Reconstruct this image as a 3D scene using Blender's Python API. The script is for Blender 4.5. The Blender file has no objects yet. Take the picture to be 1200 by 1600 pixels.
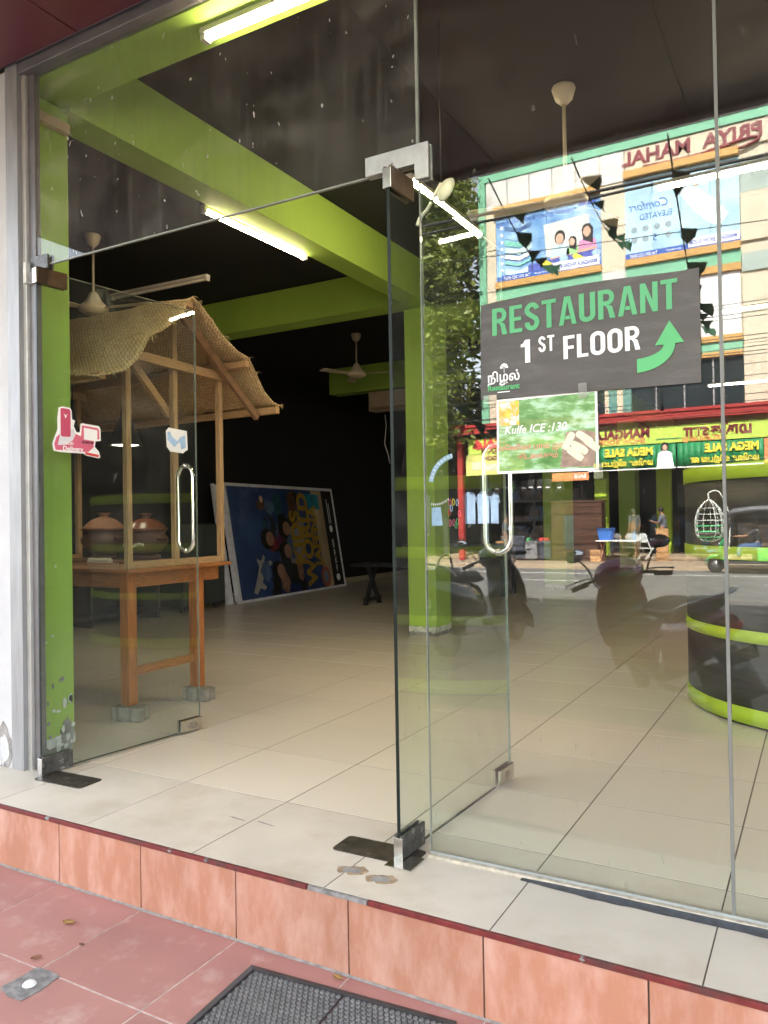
import bpy, bmesh, math, random
from mathutils import Matrix, Vector, Euler, noise as mnoise
random.seed(7)
R = math.radians
sc = bpy.context.scene
col = sc.collection

# ------------------------------------------------------------------ camera, light, exposure
cam = bpy.data.objects.new('camera', bpy.data.cameras.new('camera'))
col.objects.link(cam)
yaw, pitch, roll = R(-29.4076), R(0.7006), R(-0.9642)
f = Vector((math.sin(yaw) * math.cos(pitch), math.cos(yaw) * math.cos(pitch), math.sin(pitch)))
r = Vector((math.cos(yaw), -math.sin(yaw), 0)); u = r.cross(f)
r2 = math.cos(roll) * r + math.sin(roll) * u; u2 = -math.sin(roll) * r + math.cos(roll) * u
M = Matrix((r2, u2, -f)).transposed().to_4x4(); M.translation = (0, -2.604, 1.24)
cam.matrix_world = M
cam.data.sensor_fit = 'VERTICAL'; cam.data.sensor_height = 32.0
cam.data.lens = 32.0 * 1214.57 / 1600
cam.data.clip_start = 0.02; cam.data.clip_end = 2000
sc.camera = cam

SUN_EL, SUN_AZ = R(46), R(14)          # the sun stands behind our own building, a little to the right
w = bpy.data.worlds.new('World'); sc.world = w; w.use_nodes = True
nt = w.node_tree
sky = nt.nodes.new('ShaderNodeTexSky'); sky.sky_type = 'NISHITA'; sky.sun_disc = False
sky.sun_elevation = SUN_EL; sky.sun_rotation = SUN_AZ; sky.dust_density = 2.0
bg = nt.nodes['Background']; bg.inputs[1].default_value = 0.15
hz = nt.nodes.new('ShaderNodeHueSaturation'); hz.inputs['Saturation'].default_value = .38   # hazy white tropical sky
nt.links.new(sky.outputs[0], hz.inputs['Color']); nt.links.new(hz.outputs[0], bg.inputs[0])
sun = bpy.data.objects.new('sun', bpy.data.lights.new('sun', 'SUN')); col.objects.link(sun)
sun.data.energy = 4.6; sun.data.angle = R(0.5); sun.data.color = (1.0, 0.94, 0.85)
sd = Vector((math.sin(SUN_AZ) * math.cos(SUN_EL), math.cos(SUN_AZ) * math.cos(SUN_EL), math.sin(SUN_EL)))
sun.rotation_euler = (-sd).to_track_quat('-Z', 'Y').to_euler()
sc.view_settings.view_transform = 'Standard'; sc.view_settings.look = 'None'
sc.view_settings.exposure = 3.3; sc.view_settings.gamma = 1.0
try: sc.view_settings.use_curve_mapping = False
except Exception: pass
cy = sc.cycles
cy.use_denoising = True; cy.max_bounces = 10; cy.transparent_max_bounces = 40
cy.diffuse_bounces = 5; cy.glossy_bounces = 5; cy.caustics_reflective = False; cy.caustics_refractive = False
cy.sample_clamp_indirect = 6.0

# ------------------------------------------------------------------ materials
def newmat(name):
    m = bpy.data.materials.new(name); m.use_nodes = True
    n = m.node_tree; n.nodes.clear()
    return m, n.nodes, n.links
def coords(N, L, scale=(1, 1, 1), rand=True):
    g = N.new('ShaderNodeNewGeometry'); v = g.outputs['Position']
    if rand:
        oi = N.new('ShaderNodeObjectInfo')
        mu = N.new('ShaderNodeMath'); mu.operation = 'MULTIPLY'; mu.inputs[1].default_value = 37.0
        L.new(oi.outputs['Random'], mu.inputs[0])
        ad = N.new('ShaderNodeVectorMath'); ad.operation = 'ADD'
        L.new(v, ad.inputs[0]); L.new(mu.outputs[0], ad.inputs[1]); v = ad.outputs[0]
    mp = N.new('ShaderNodeMapping'); mp.inputs['Scale'].default_value = scale
    L.new(v, mp.inputs[0]); return mp.outputs[0]
def noise(N, L, vec, scale, detail=4, rough=.55):
    t = N.new('ShaderNodeTexNoise'); t.inputs['Scale'].default_value = scale
    t.inputs['Detail'].default_value = detail; t.inputs['Roughness'].default_value = rough
    L.new(vec, t.inputs['Vector']); return t.outputs['Fac']
def ramp(N, L, fac, p0, p1, c0=(0, 0, 0, 1), c1=(1, 1, 1, 1)):
    t = N.new('ShaderNodeValToRGB'); e = t.color_ramp.elements
    e[0].position = p0; e[1].position = p1; e[0].color = c0; e[1].color = c1
    L.new(fac, t.inputs[0]); return t.outputs[0]
def mixc(N, L, fac, a, b, mode='MIX'):
    t = N.new('ShaderNodeMix'); t.data_type = 'RGBA'; t.blend_type = mode
    for sock, v in ((t.inputs[0], fac), (t.inputs[6], a), (t.inputs[7], b)):
        if hasattr(v, 'is_output'): L.new(v, sock)
        elif isinstance(v, (int, float)): sock.default_value = v
        else: sock.default_value = (*v[:3], 1)
    return t.outputs[2]
def P(name, c, rough=.55, metal=0.0, var=.12, scale=6.0, c2=None, stain=None, st=(.6, .75), sts=3.0, stamt=1.0,
      bump=0.0, bs=60.0, spec=.5, objvar=0.0, stretch=(1, 1, 1), emit=None, estr=0.0, coat=0.0, rvar=0.0):
    m, N, L = newmat(name)
    o = N.new('ShaderNodeOutputMaterial'); b = N.new('ShaderNodeBsdfPrincipled'); L.new(b.outputs[0], o.inputs[0])
    vec = coords(N, L, stretch)
    n1 = noise(N, L, vec, scale)
    lo = tuple(x * (1 - var) for x in c); hi = c2 if c2 else tuple(min(1, x * (1 + var)) for x in c)
    cc = mixc(N, L, ramp(N, L, n1, .3, .7), lo, hi)
    if stain:
        n2 = noise(N, L, vec, sts, 6, .65)
        fac = ramp(N, L, n2, st[0], st[1])
        if stamt < 1:
            mu = N.new('ShaderNodeMath'); mu.operation = 'MULTIPLY'; mu.inputs[1].default_value = stamt
            L.new(fac, mu.inputs[0]); fac = mu.outputs[0]
        cc = mixc(N, L, fac, cc, stain)
    if objvar:
        oi = N.new('ShaderNodeObjectInfo')
        h = N.new('ShaderNodeHueSaturation'); mr = N.new('ShaderNodeMapRange')
        mr.inputs[3].default_value = 1 - objvar; mr.inputs[4].default_value = 1 + objvar
        L.new(oi.outputs['Random'], mr.inputs[0]); L.new(mr.outputs[0], h.inputs['Value']); L.new(cc, h.inputs['Color'])
        cc = h.outputs[0]
    L.new(cc, b.inputs['Base Color'])
    b.inputs['Roughness'].default_value = rough; b.inputs['Metallic'].default_value = metal
    b.inputs['Specular IOR Level'].default_value = spec; b.inputs['Coat Weight'].default_value = coat
    if rvar:
        mr = N.new('ShaderNodeMapRange'); mr.inputs[3].default_value = rough - rvar; mr.inputs[4].default_value = rough + rvar
        L.new(noise(N, L, vec, 5, 5, .7), mr.inputs[0]); L.new(mr.outputs[0], b.inputs['Roughness'])
    if bump:
        bp = N.new('ShaderNodeBump'); bp.inputs['Strength'].default_value = bump; bp.inputs['Distance'].default_value = .004
        L.new(noise(N, L, vec, bs, 5, .6), bp.inputs['Height']); L.new(bp.outputs[0], b.inputs['Normal'])
    if emit:
        b.inputs['Emission Color'].default_value = (*emit, 1); b.inputs['Emission Strength'].default_value = estr
    return m
def glassmat(name, f0=.05, tint=(.93, .96, .94), dust=.02, streak=0.0, drops=0.0):
    m, N, L = newmat(name)
    o = N.new('ShaderNodeOutputMaterial')
    def math_(op, a, b=None):
        t = N.new('ShaderNodeMath'); t.operation = op
        for i, v in enumerate((a, b)):
            if v is None: continue
            if hasattr(v, 'is_output'): L.new(v, t.inputs[i])
            else: t.inputs[i].default_value = v
        return t.outputs[0]
    g = N.new('ShaderNodeNewGeometry')
    dt = N.new('ShaderNodeVectorMath'); dt.operation = 'DOT_PRODUCT'
    L.new(g.outputs['Normal'], dt.inputs[0]); L.new(g.outputs['Incoming'], dt.inputs[1])
    q = math_('SUBTRACT', 1.0, math_('ABSOLUTE', dt.outputs['Value']))
    fr = math_('ADD', f0, math_('MULTIPLY', 1 - f0, math_('POWER', q, 5.0)))
    tr = N.new('ShaderNodeBsdfTransparent'); tr.inputs[0].default_value = (*tint, 1)
    gl = N.new('ShaderNodeBsdfGlossy'); gl.inputs['Roughness'].default_value = 0.0
    mx = N.new('ShaderNodeMixShader'); L.new(fr, mx.inputs[0]); L.new(tr.outputs[0], mx.inputs[1]); L.new(gl.outputs[0], mx.inputs[2])
    df = N.new('ShaderNodeBsdfDiffuse'); df.inputs[0].default_value = (.62, .6, .55, 1)
    vec = coords(N, L, (1, 1, 1), False)
    fac = math_('MULTIPLY', ramp(N, L, noise(N, L, vec, 2.2, 7, .7), .35, .8), dust)
    if streak:
        v2 = coords(N, L, (15, 15, .5), False)
        fac = math_('ADD', fac, math_('MULTIPLY', ramp(N, L, noise(N, L, v2, 2.0, 5, .6), .52, .8), streak))
        # wipe marks: distorted rings
        wv = N.new('ShaderNodeTexWave'); wv.wave_type = 'RINGS'; wv.inputs['Scale'].default_value = 1.6
        wv.inputs['Distortion'].default_value = 9; wv.inputs['Detail'].default_value = 5; wv.inputs['Detail Scale'].default_value = 1.2
        L.new(vec, wv.inputs[0])
        fac = math_('ADD', fac, math_('MULTIPLY', math_('MULTIPLY', ramp(N, L, wv.outputs['Fac'], .35, 1), ramp(N, L, noise(N, L, vec, 1.3, 2), .5, .7)), streak * 1.3))
    if drops:
        v3b = coords(N, L, (34, 34, 17), False)
        nz = N.new('ShaderNodeTexNoise'); nz.inputs['Scale'].default_value = .35; L.new(v3b, nz.inputs['Vector'])
        va = N.new('ShaderNodeVectorMath'); va.operation = 'MULTIPLY_ADD'; va.inputs[1].default_value = (5, 5, 5)
        L.new(nz.outputs['Color'], va.inputs[0]); L.new(v3b, va.inputs[2]); v3 = va.outputs[0]
        vo = N.new('ShaderNodeTexVoronoi'); vo.inputs['Scale'].default_value = 1.0; L.new(v3, vo.inputs['Vector'])
        s = N.new('ShaderNodeSeparateColor'); L.new(vo.outputs['Color'], s.inputs[0])
        keep = math_('GREATER_THAN', s.outputs[0], .70)
        rad = math_('MULTIPLY', math_('POWER', s.outputs[1], 3.2), .24)
        d = math_('MULTIPLY', math_('LESS_THAN', vo.outputs['Distance'], rad), keep)
        fac = math_('ADD', fac, math_('MULTIPLY', d, drops))
    fac = math_('MINIMUM', fac, .9)
    m2 = N.new('ShaderNodeMixShader'); L.new(fac, m2.inputs[0]); L.new(mx.outputs[0], m2.inputs[1]); L.new(df.outputs[0], m2.inputs[2])
    L.new(m2.outputs[0], o.inputs[0])
    return m

m_floor = P('cream_tile', (.715, .645, .552), .26, var=.025, scale=.8, objvar=.03)
m_step = P('step_tread_tile', (.60, .545, .47), .45, var=.07, scale=3, stain=(.40, .32, .23), st=(.50, .80), sts=4, stamt=.55, objvar=.03)
m_grout = P('dark_grout', (.10, .082, .066), .9, var=.3, scale=20)
m_riser = P('terracotta_riser', (.40, .185, .120), .55, var=.10, scale=4, stain=(.58, .40, .35), st=(.44, .74), sts=8, stamt=.55, objvar=.09, stretch=(1.5, 1, .55), bump=.12, bs=40, rvar=.1)
m_pave = P('red_paving', (.385, .185, .16), .62, var=.08, scale=2.5, stain=(.52, .38, .34), st=(.54, .78), sts=7, stamt=.7, objvar=.06, bump=.06, bs=120, rvar=.08)
m_pgrout = P('pale_grout', (.50, .41, .37), .9, var=.3, scale=30)
m_cement = P('grey_cement', (.21, .20, .195), .9, var=.35, scale=35, bump=.5, bs=60)
m_redstrip = P('maroon_strip', (.15, .022, .022), .5, var=.3, scale=20, stain=(.05, .04, .04), st=(.5, .7), sts=9, stamt=.8)
m_lime = P('lime_paint', (.31, .48, .075), .6, var=.07, scale=1.5, stain=(.24, .36, .06), st=(.55, .9), sts=5, stamt=.5, bump=.12, bs=14, stretch=(1, 1, .5))
m_limestripe = P('lime_band', (.42, .60, .035), .5, var=.05)
m_black = P('black_wall_paint', (.006, .006, .0068), .85, var=.3, scale=2)
m_blackceil = P('black_ceiling', (.006, .006, .0065), .9, var=.3, scale=2)
m_plaster = P('white_plaster', (.50, .50, .52), .8, var=.06, scale=3, stain=(.5, .49, .5), st=(.6, .85), sts=5, stamt=.5, bump=.2, bs=30)
m_bare = P('bare_plaster', (.26, .25, .24), .95, var=.4, scale=14, bump=.6, bs=50)
m_flake = P('flaking_paint', (.62, .63, .60), .8, var=.25, scale=18, bump=.4)
m_alu = P('aluminium', (.30, .30, .31), .5, .35, var=.12, scale=9, stretch=(4, 4, .5))
m_aludark = P('grey_aluminium', (.20, .19, .20), .45, .6, var=.15, scale=7)
m_steel = P('brushed_steel', (.62, .60, .57), .22, 1.0, var=.15, scale=25, rvar=.08)
m_fitting = P('worn_fitting', (.35, .33, .30), .32, .9, var=.4, scale=30, rvar=.12)
m_chrome = P('chrome', (.82, .81, .79), .10, 1.0, var=.04)
m_worn = P('dark_worn_metal', (.10, .098, .095), .4, .6, var=.4, scale=25, stain=(.40, .39, .38), st=(.58, .66), sts=22, stamt=.9)
m_brown = P('tarnished_brown', (.13, .085, .055), .35, .8, var=.3, scale=12)
m_spring = P('spring_plate', (.085, .075, .065), .42, .7, var=.4, scale=22, stain=(.3, .28, .25), st=(.6, .68), sts=25, stamt=.8)
m_maroon = P('maroon_panel', (.125, .026, .040), .33, var=.12, scale=1.5, rvar=.08)
m_glass = glassmat('pane_glass', .078, (.955, .975, .96), .012, .010, .10)
m_glassdoor = glassmat('door_glass', .042, (.92, .955, .935), .035, .02, .12)
m_glasstop = glassmat('dusty_glass', .042, (.93, .95, .94), .060, .055, .60)
m_gedge = P('glass_edge', (.010, .016, .014), .3, var=.3, scale=8, spec=.25)
m_gedgel = P('glass_edge_pale', (.24, .26, .23), .2, var=.2, scale=8)
m_sill = P('cream_sealant', (.46, .41, .33), .85, var=.3, scale=30, bump=.4)
m_tar = P('dark_sealant', (.045, .05, .06), .6, var=.4, scale=30)
m_tube = P('lit_tube', (.9, .85, .7), .4, emit=(1.0, .80, .50), estr=16.0)
m_tubeoff = P('unlit_tube', (.55, .53, .5), .4)
m_tubebody = P('tube_housing', (.42, .40, .38), .5)
m_fan = P('cream_enamel', (.55, .47, .36), .4, var=.1, scale=9)
m_teak = P('orange_teak', (.36, .125, .035), .38, var=.30, scale=6, stretch=(9, 9, 1.0), stain=(.20, .06, .018), st=(.5, .8), sts=9, stamt=.6)
m_teakh = P('orange_teak_rail', (.34, .125, .038), .4, var=.30, scale=6, stretch=(1.2, 3, 16), stain=(.18, .055, .018), st=(.5, .8), sts=9, stamt=.6)
m_post = P('pale_timber', (.40, .25, .12), .7, var=.34, scale=7, stretch=(14, 14, 1.0), stain=(.26, .15, .07), st=(.55, .8), sts=8, stamt=.7)
m_posth = P('pale_timber_rail', (.43, .255, .12), .7, var=.22, scale=7, stretch=(2, 2, 16), stain=(.27, .15, .07), st=(.55, .8), sts=6, stamt=.7)
m_rafter = P('brown_timber', (.20, .105, .05), .7, var=.25, scale=9, stretch=(6, 1.5, 2))
m_clay = P('terracotta_clay', (.25, .105, .05), .75, var=.2, scale=8, bump=.1)
m_claydark = P('dark_clay', (.10, .042, .028), .45, var=.3, scale=7)
m_clayglaze = P('glazed_clay', (.17, .058, .03), .25, var=.25, scale=9)
m_paintw = P('cream_paint', (.62, .58, .45), .7)
m_rope = P('cord', (.52, .47, .36), .9, var=.3, scale=90)
m_paver = P('concrete_paver', (.24, .225, .19), .95, var=.25, scale=18, bump=.7, bs=70)
m_rubber = P('black_rubber', (.045, .045, .047), .65, var=.3, scale=15, stain=(.10, .098, .095), st=(.5, .85), sts=12, stamt=.6)
m_stud = P('worn_rubber_stud', (.15, .147, .143), .6, var=.3, scale=25)
m_rubberd = P('rubber_recess', (.10, .098, .096), .8, var=.3, scale=20, stain=(.17, .165, .16), st=(.5, .8), sts=9, stamt=.6)
m_leaf = P('dry_leaf', (.22, .10, .045), .7, var=.3, scale=60)
m_leaf2 = P('yellow_dry_leaf', (.33, .19, .06), .7, var=.3, scale=60)
m_darkobj = P('dark_plastic', (.02, .022, .025), .4, var=.2)
m_benchm = P('black_bench_paint', (.022, .024, .028), .45, var=.2)
m_ac = P('beige_plastic', (.42, .33, .25), .5, var=.1)
m_white = P('white_print', (.80, .80, .80), .6, var=.03)
m_whitefoil = P('white_foil', (.66, .65, .70), .35, var=.15, scale=10, bump=.4, bs=20)
m_banner = P('black_banner', (.060, .054, .055), .5, var=.2, scale=4, bump=.08, bs=12, stain=(.10, .095, .095), st=(.5, .8), sts=9, stretch=(1, 1, 4))
m_green_l = P('green_print', (.085, .40, .15), .55, var=.05)
m_teal_l = P('teal_green_print', (.085, .37, .165), .55, var=.05)
m_dgreen = P('dark_green_print', (.02, .22, .09), .55, var=.05)
m_pink = P('pink_print', (.62, .12, .20), .5, var=.06)
m_dpink = P('rose_print', (.52, .07, .14), .5, var=.06)
m_bluep = P('pale_blue_print', (.36, .52, .75), .5, var=.15, scale=40)
m_sky1 = P('poster_blue', (.10, .33, .75), .5, var=.35, scale=.8, c2=(.38, .62, .88), stain=(.62, .78, .92), st=(.5, .8), sts=.9)
m_sky2 = P('poster_pale_blue', (.42, .66, .82), .5, var=.3, scale=.7, stain=(.10, .32, .72), st=(.55, .75), sts=.6)
m_skin = P('skin', (.27, .135, .08), .6, var=.1)
m_skinp = P('printed_skin', (.62, .38, .27), .6, var=.08)
m_hair = P('black_hair', (.012, .010, .009), .5, var=.2)
m_red = P('red_paint', (.36, .03, .025), .5, var=.15, scale=2)
m_redp = P('red_print', (.62, .06, .05), .55, var=.05)
m_dred = P('maroon_lettering', (.19, .02, .03), .4, var=.3, scale=2, stain=(.45, .30, .28), st=(.55, .75), sts=3)
m_cream = P('cream_cladding', (.60, .53, .40), .7, var=.05, scale=.8, stain=(.46, .41, .31), st=(.55, .85), sts=1.2, stamt=.6, objvar=.03)
m_carved = P('white_textured_panel', (.62, .62, .60), .85, var=.1, scale=2, stain=(.30, .24, .17), st=(.58, .78), sts=1.6, stamt=.75, objvar=.05, bump=1.0, bs=5)
m_gtrim = P('sea_green_paint', (.18, .45, .29), .6, var=.08, scale=1)
m_ochre = P('ochre_ledge', (.52, .30, .09), .65, var=.1, scale=1.5)
m_limesign = P('lime_sign', (.50, .66, .10), .5, var=.12, scale=1)
m_megag = P('green_banner', (.02, .23, .08), .5, var=.2, scale=2, bump=.3, bs=4)
m_yellow = P('yellow_print', (.80, .66, .06), .55, var=.05)
m_orangep = P('orange_print', (.70, .26, .10), .55, var=.1)
m_window = P('dark_window', (.02, .03, .035), .12, var=.4, scale=.8)
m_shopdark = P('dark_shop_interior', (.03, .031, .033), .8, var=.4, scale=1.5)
m_asphalt = P('asphalt', (.125, .122, .118), .9, var=.15, scale=1.5, bump=.5, bs=120, stain=(.15, .145, .135), st=(.5, .8), sts=.5)
m_apron = P('worn_asphalt', (.11, .106, .10), .9, var=.2, scale=2, bump=.5, bs=100, stain=(.10, .085, .07), st=(.55, .8), sts=.8)
m_sand = P('sandy_pavement', (.36, .27, .185), .95, var=.12, scale=2, bump=.4, bs=50)
m_ground = P('earth', (.16, .13, .095), .95, var=.25, scale=.6)
m_roadwhite = P('road_paint', (.62, .61, .57), .7, var=.25, scale=5)
m_cable = P('black_cable', (.012, .012, .013), .6)
m_flag = P('green_flag_cloth', (.012, .075, .035), .8, var=.3, scale=9)
m_trunk = P('bark', (.10, .075, .05), .95, var=.3, scale=8, bump=.8)
m_scoot = P('maroon_metallic', (.24, .055, .09), .28, .15, var=.1, coat=.6)
m_scootb = P('black_gloss', (.012, .014, .016), .18, .1, coat=.6)
m_seat = P('black_vinyl', (.015, .014, .014), .5)
m_seatg = P('grey_cloth', (.16, .15, .145), .85, var=.25, scale=9)
m_tyre = P('tyre_rubber', (.014, .014, .014), .8)
m_exh = P('grey_metal', (.33, .34, .36), .3, .8)
m_mirror = P('mirror_glass', (.8, .82, .84), .03, 1.0, var=.0)
m_tuk = P('green_vehicle_paint', (.02, .33, .10), .3, .0, var=.06, coat=.4)
m_canvas = P('grey_canvas', (.10, .10, .115), .6, var=.2)
m_jeans = P('blue_denim', (.06, .10, .22), .85, var=.2, scale=9)
m_wardrobe = P('brown_laminate', (.075, .034, .020), .42, var=.15, scale=3)
m_suit = P('grey_suitcase', (.06, .065, .085), .35, var=.25, scale=6)
m_suitw = P('wrapped_suitcase', (.22, .22, .23), .25, var=.5, scale=8)
m_bin = P('blue_plastic', (.05, .17, .55), .4)
m_woodlt = P('plain_wood', (.45, .25, .11), .6, var=.2, scale=4)
m_pinkmetal = P('copper_pink_metal', (.50, .25, .19), .45, .3)
m_shirtb = P('light_blue_cloth', (.35, .50, .72), .85, var=.1)
m_swhite = P('white_metal', (.65, .68, .66), .4)
m_sgreen = P('bright_green_metal', (.08, .55, .20), .4)
m_shirtdk = P('slate_shirt', (.06, .075, .09), .85, var=.2)
m_pantg = P('pale_trousers', (.33, .30, .27), .85, var=.1)
m_tape = glassmat('clear_tape', .06, (.9, .9, .88), .35)
m_drum = P('dark_woodgrain', (.035, .034, .034), .5, var=.45, scale=4, stretch=(1, 1, 14))
m_helm = P('steel_blue_print', (.03, .09, .30), .5, var=.4, scale=1.2, c2=(.12, .25, .48))
m_gridp = P('poster_navy', (.010, .028, .13), .5, var=.5, scale=.9, c2=(.035, .08, .22), stain=(.18, .23, .34), st=(.55, .8), sts=1.3, stamt=.8)
m_straw = None
def check_mat(name, a, b, s=22):
    m, N, L = newmat(name)
    o = N.new('ShaderNodeOutputMaterial'); bs = N.new('ShaderNodeBsdfPrincipled'); L.new(bs.outputs[0], o.inputs[0])
    vec = coords(N, L, (1, 1, 1), False)
    cc = None
    for ax in ('X', 'Z'):
        wv = N.new('ShaderNodeTexWave'); wv.bands_direction = ax; wv.inputs['Scale'].default_value = s
        L.new(vec, wv.inputs[0])
        rp = ramp(N, L, wv.outputs['Fac'], .75, .85)
        cc = mixc(N, L, rp, cc if cc else a, b)
    L.new(cc, bs.inputs['Base Color']); bs.inputs['Roughness'].default_value = .9
    return m
m_checkb = check_mat('blue_check_cloth', (.035, .05, .085), (.22, .24, .27), 9)
m_checkd = check_mat('dark_check_cloth', (.022, .028, .034), (.15, .16, .17), 9)
def straw_mat():
    m, N, L = newmat('woven_palm')
    o = N.new('ShaderNodeOutputMaterial'); bs = N.new('ShaderNodeBsdfPrincipled'); L.new(bs.outputs[0], o.inputs[0])
    tc = N.new('ShaderNodeUVMap')
    mp = N.new('ShaderNodeMapping'); mp.inputs['Rotation'].default_value = (0, 0, R(45)); L.new(tc.outputs[0], mp.inputs[0])
    ck = N.new('ShaderNodeTexChecker'); ck.inputs['Scale'].default_value = 50; L.new(mp.outputs[0], ck.inputs[0])
    br = []
    for k, d in enumerate(('X', 'Y')):
        wv = N.new('ShaderNodeTexWave'); wv.bands_direction = d; wv.inputs['Scale'].default_value = 16.0
        wv.inputs['Distortion'].default_value = .6; wv.inputs['Detail'].default_value = 2
        L.new(mp.outputs[0], wv.inputs[0]); br.append(wv.outputs['Fac'])
    h = N.new('ShaderNodeMix'); h.data_type = 'FLOAT'; L.new(ck.outputs['Fac'], h.inputs[0]); L.new(br[0], h.inputs[2]); L.new(br[1], h.inputs[3])
    vec = coords(N, L, (1, 1, 1), False)
    c0 = mixc(N, L, ramp(N, L, noise(N, L, vec, 38, 3), .32, .68), (.46, .30, .14), (.76, .56, .31))
    c1 = mixc(N, L, ramp(N, L, noise(N, L, vec, 3, 3), .35, .8), c0, (.50, .34, .17))
    c2 = mixc(N, L, ramp(N, L, h.outputs[0], .0, .30), (.29, .185, .08), c1)
    L.new(c2, bs.inputs['Base Color']); bs.inputs['Roughness'].default_value = .85
    bp = N.new('ShaderNodeBump'); bp.inputs['Strength'].default_value = .8; bp.inputs['Distance'].default_value = .006
    L.new(h.outputs[0], bp.inputs['Height']); L.new(bp.outputs[0], bs.inputs['Normal'])
    return m
m_straw = straw_mat()
def leaf_mat():
    m, N, L = newmat('tree_leaves')
    o = N.new('ShaderNodeOutputMaterial'); bs = N.new('ShaderNodeBsdfPrincipled')
    at = N.new('ShaderNodeAttribute'); at.attribute_name = 'tone'
    cc = mixc(N, L, at.outputs['Fac'], (.055, .105, .015), (.24, .27, .045))
    L.new(cc, bs.inputs['Base Color']); bs.inputs['Roughness'].default_value = .5
    tl = N.new('ShaderNodeBsdfTranslucent'); L.new(cc, tl.inputs[0])
    mx = N.new('ShaderNodeMixShader'); mx.inputs[0].default_value = .3
    L.new(bs.outputs[0], mx.inputs[1]); L.new(tl.outputs[0], mx.inputs[2]); L.new(mx.outputs[0], o.inputs[0])
    return m
m_leaves = leaf_mat()

# ------------------------------------------------------------------ mesh helpers
class MB:
    def __init__(s): s.v = []; s.f = []; s.sm = []
    def add(s, vs, fs, smooth=False):
        o = len(s.v); s.v += [tuple(p) for p in vs]
        for q in fs: s.f.append([i + o for i in q]); s.sm.append(smooth)
        return s
    def box(s, x0, x1, y0, y1, z0, z1, M=None):
        vs = [Vector((x, y, z)) for x in (x0, x1) for y in (y0, y1) for z in (z0, z1)]
        if M: vs = [M @ p for p in vs]
        return s.add(vs, [(0, 1, 3, 2), (4, 6, 7, 5), (0, 4, 5, 1), (2, 3, 7, 6), (0, 2, 6, 4), (1, 5, 7, 3)])
    def bar(s, a, b, w, h, up=(0, 0, 1)):
        a = Vector(a); b = Vector(b); d = (b - a).normalized(); side = d.cross(Vector(up))
        if side.length < 1e-4: side = d.cross(Vector((1, 0, 0)))
        side.normalize(); n = side.cross(d)
        vs = [p + side * sx * w / 2 + n * sz * h / 2 for p in (a, b) for sx in (-1, 1) for sz in (-1, 1)]
        return s.add(vs, [(0, 1, 3, 2), (4, 6, 7, 5), (0, 4, 5, 1), (2, 3, 7, 6), (0, 2, 6, 4), (1, 5, 7, 3)])
    def quad(s, a, b, c, d): return s.add([a, b, c, d], [(0, 1, 2, 3)])
    def tube(s, pts, r, seg=10, closed=False, caps=True):
        pts = [Vector(p) for p in pts]; n = len(pts); rs = r if isinstance(r, (list, tuple)) else [r] * n
        vs = []; ref = None
        for i, p in enumerate(pts):
            if closed: d = pts[(i + 1) % n] - pts[i - 1]
            else: d = pts[min(i + 1, n - 1)] - pts[max(i - 1, 0)]
            d.normalize()
            if ref is None:
                ref = Vector((0, 0, 1)) if abs(d.z) < .9 else Vector((1, 0, 0))
            a = ref - d * ref.dot(d); a.normalize(); b = d.cross(a); ref = a
            vs += [p + (a * math.cos(t) + b * math.sin(t)) * rs[i] for t in [2 * math.pi * k / seg for k in range(seg)]]
        fs = []
        for i in range(n if closed else n - 1):
            j = (i + 1) % n
            for k in range(seg):
                l = (k + 1) % seg; fs.append((i * seg + k, i * seg + l, j * seg + l, j * seg + k))
        s.add(vs, fs, True)
        if caps and not closed:
            o = len(s.v) - n * seg
            s.f.append([o + k for k in range(seg)][::-1]); s.sm.append(False)
            s.f.append([o + (n - 1) * seg + k for k in range(seg)]); s.sm.append(False)
        return s
    def lathe(s, prof, c=(0, 0, 0), seg=28, M=None):
        vs = []; n = len(prof)
        for (rr, z) in prof:
            for k in range(seg):
                t = 2 * math.pi * k / seg; p = Vector((rr * math.cos(t), rr * math.sin(t), z))
                if M: p = M @ p
                vs.append(p + Vector(c))
        fs = [(i * seg + k, i * seg + (k + 1) % seg, (i + 1) * seg + (k + 1) % seg, (i + 1) * seg + k) for i in range(n - 1) for k in range(seg)]
        return s.add(vs, fs, True)
    def ell(s, c, rad, seg=14, rings=9, M=None):
        prof = [(max(1e-4, math.sin(math.pi * i / rings)), -math.cos(math.pi * i / rings)) for i in range(rings + 1)]
        S = Matrix.Diagonal((*rad, 1)); S = (M @ S) if M else S
        return s.lathe(prof, c, seg, S)
    def prism(s, poly, M, t):
        """poly in local x,y; M maps local to world; extruded from z=0 to z=t"""
        n = len(poly); vs = [M @ Vector((x, y, z)) for z in (0, t) for (x, y) in poly]
        fs = [tuple(range(n))[::-1], tuple(range(n, 2 * n))] + [(i, (i + 1) % n, n + (i + 1) % n, n + i) for i in range(n)]
        return s.add(vs, fs)
    def loft(s, rings, smooth=True, cap=True):
        n = len(rings[0]); vs = [p for rg in rings for p in rg]
        fs = [(i * n + k, i * n + (k + 1) % n, (i + 1) * n + (k + 1) % n, (i + 1) * n + k) for i in range(len(rings) - 1) for k in range(n)]
        s.add(vs, fs, smooth)
        if cap:
            o = len(s.v) - len(vs)
            s.f.append([o + k for k in range(n)][::-1]); s.sm.append(False)
            s.f.append([o + (len(rings) - 1) * n + k for k in range(n)]); s.sm.append(False)
        return s
    def mesh(s, name, mat):
        me = bpy.data.meshes.new(name); me.from_pydata(s.v, [], s.f)
        me.polygons.foreach_set('use_smooth', s.sm)
        bm = bmesh.new(); bm.from_mesh(me); bmesh.ops.recalc_face_normals(bm, faces=bm.faces); bm.to_mesh(me); bm.free()
        if mat: me.materials.append(mat)
        me.update(); return me
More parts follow.
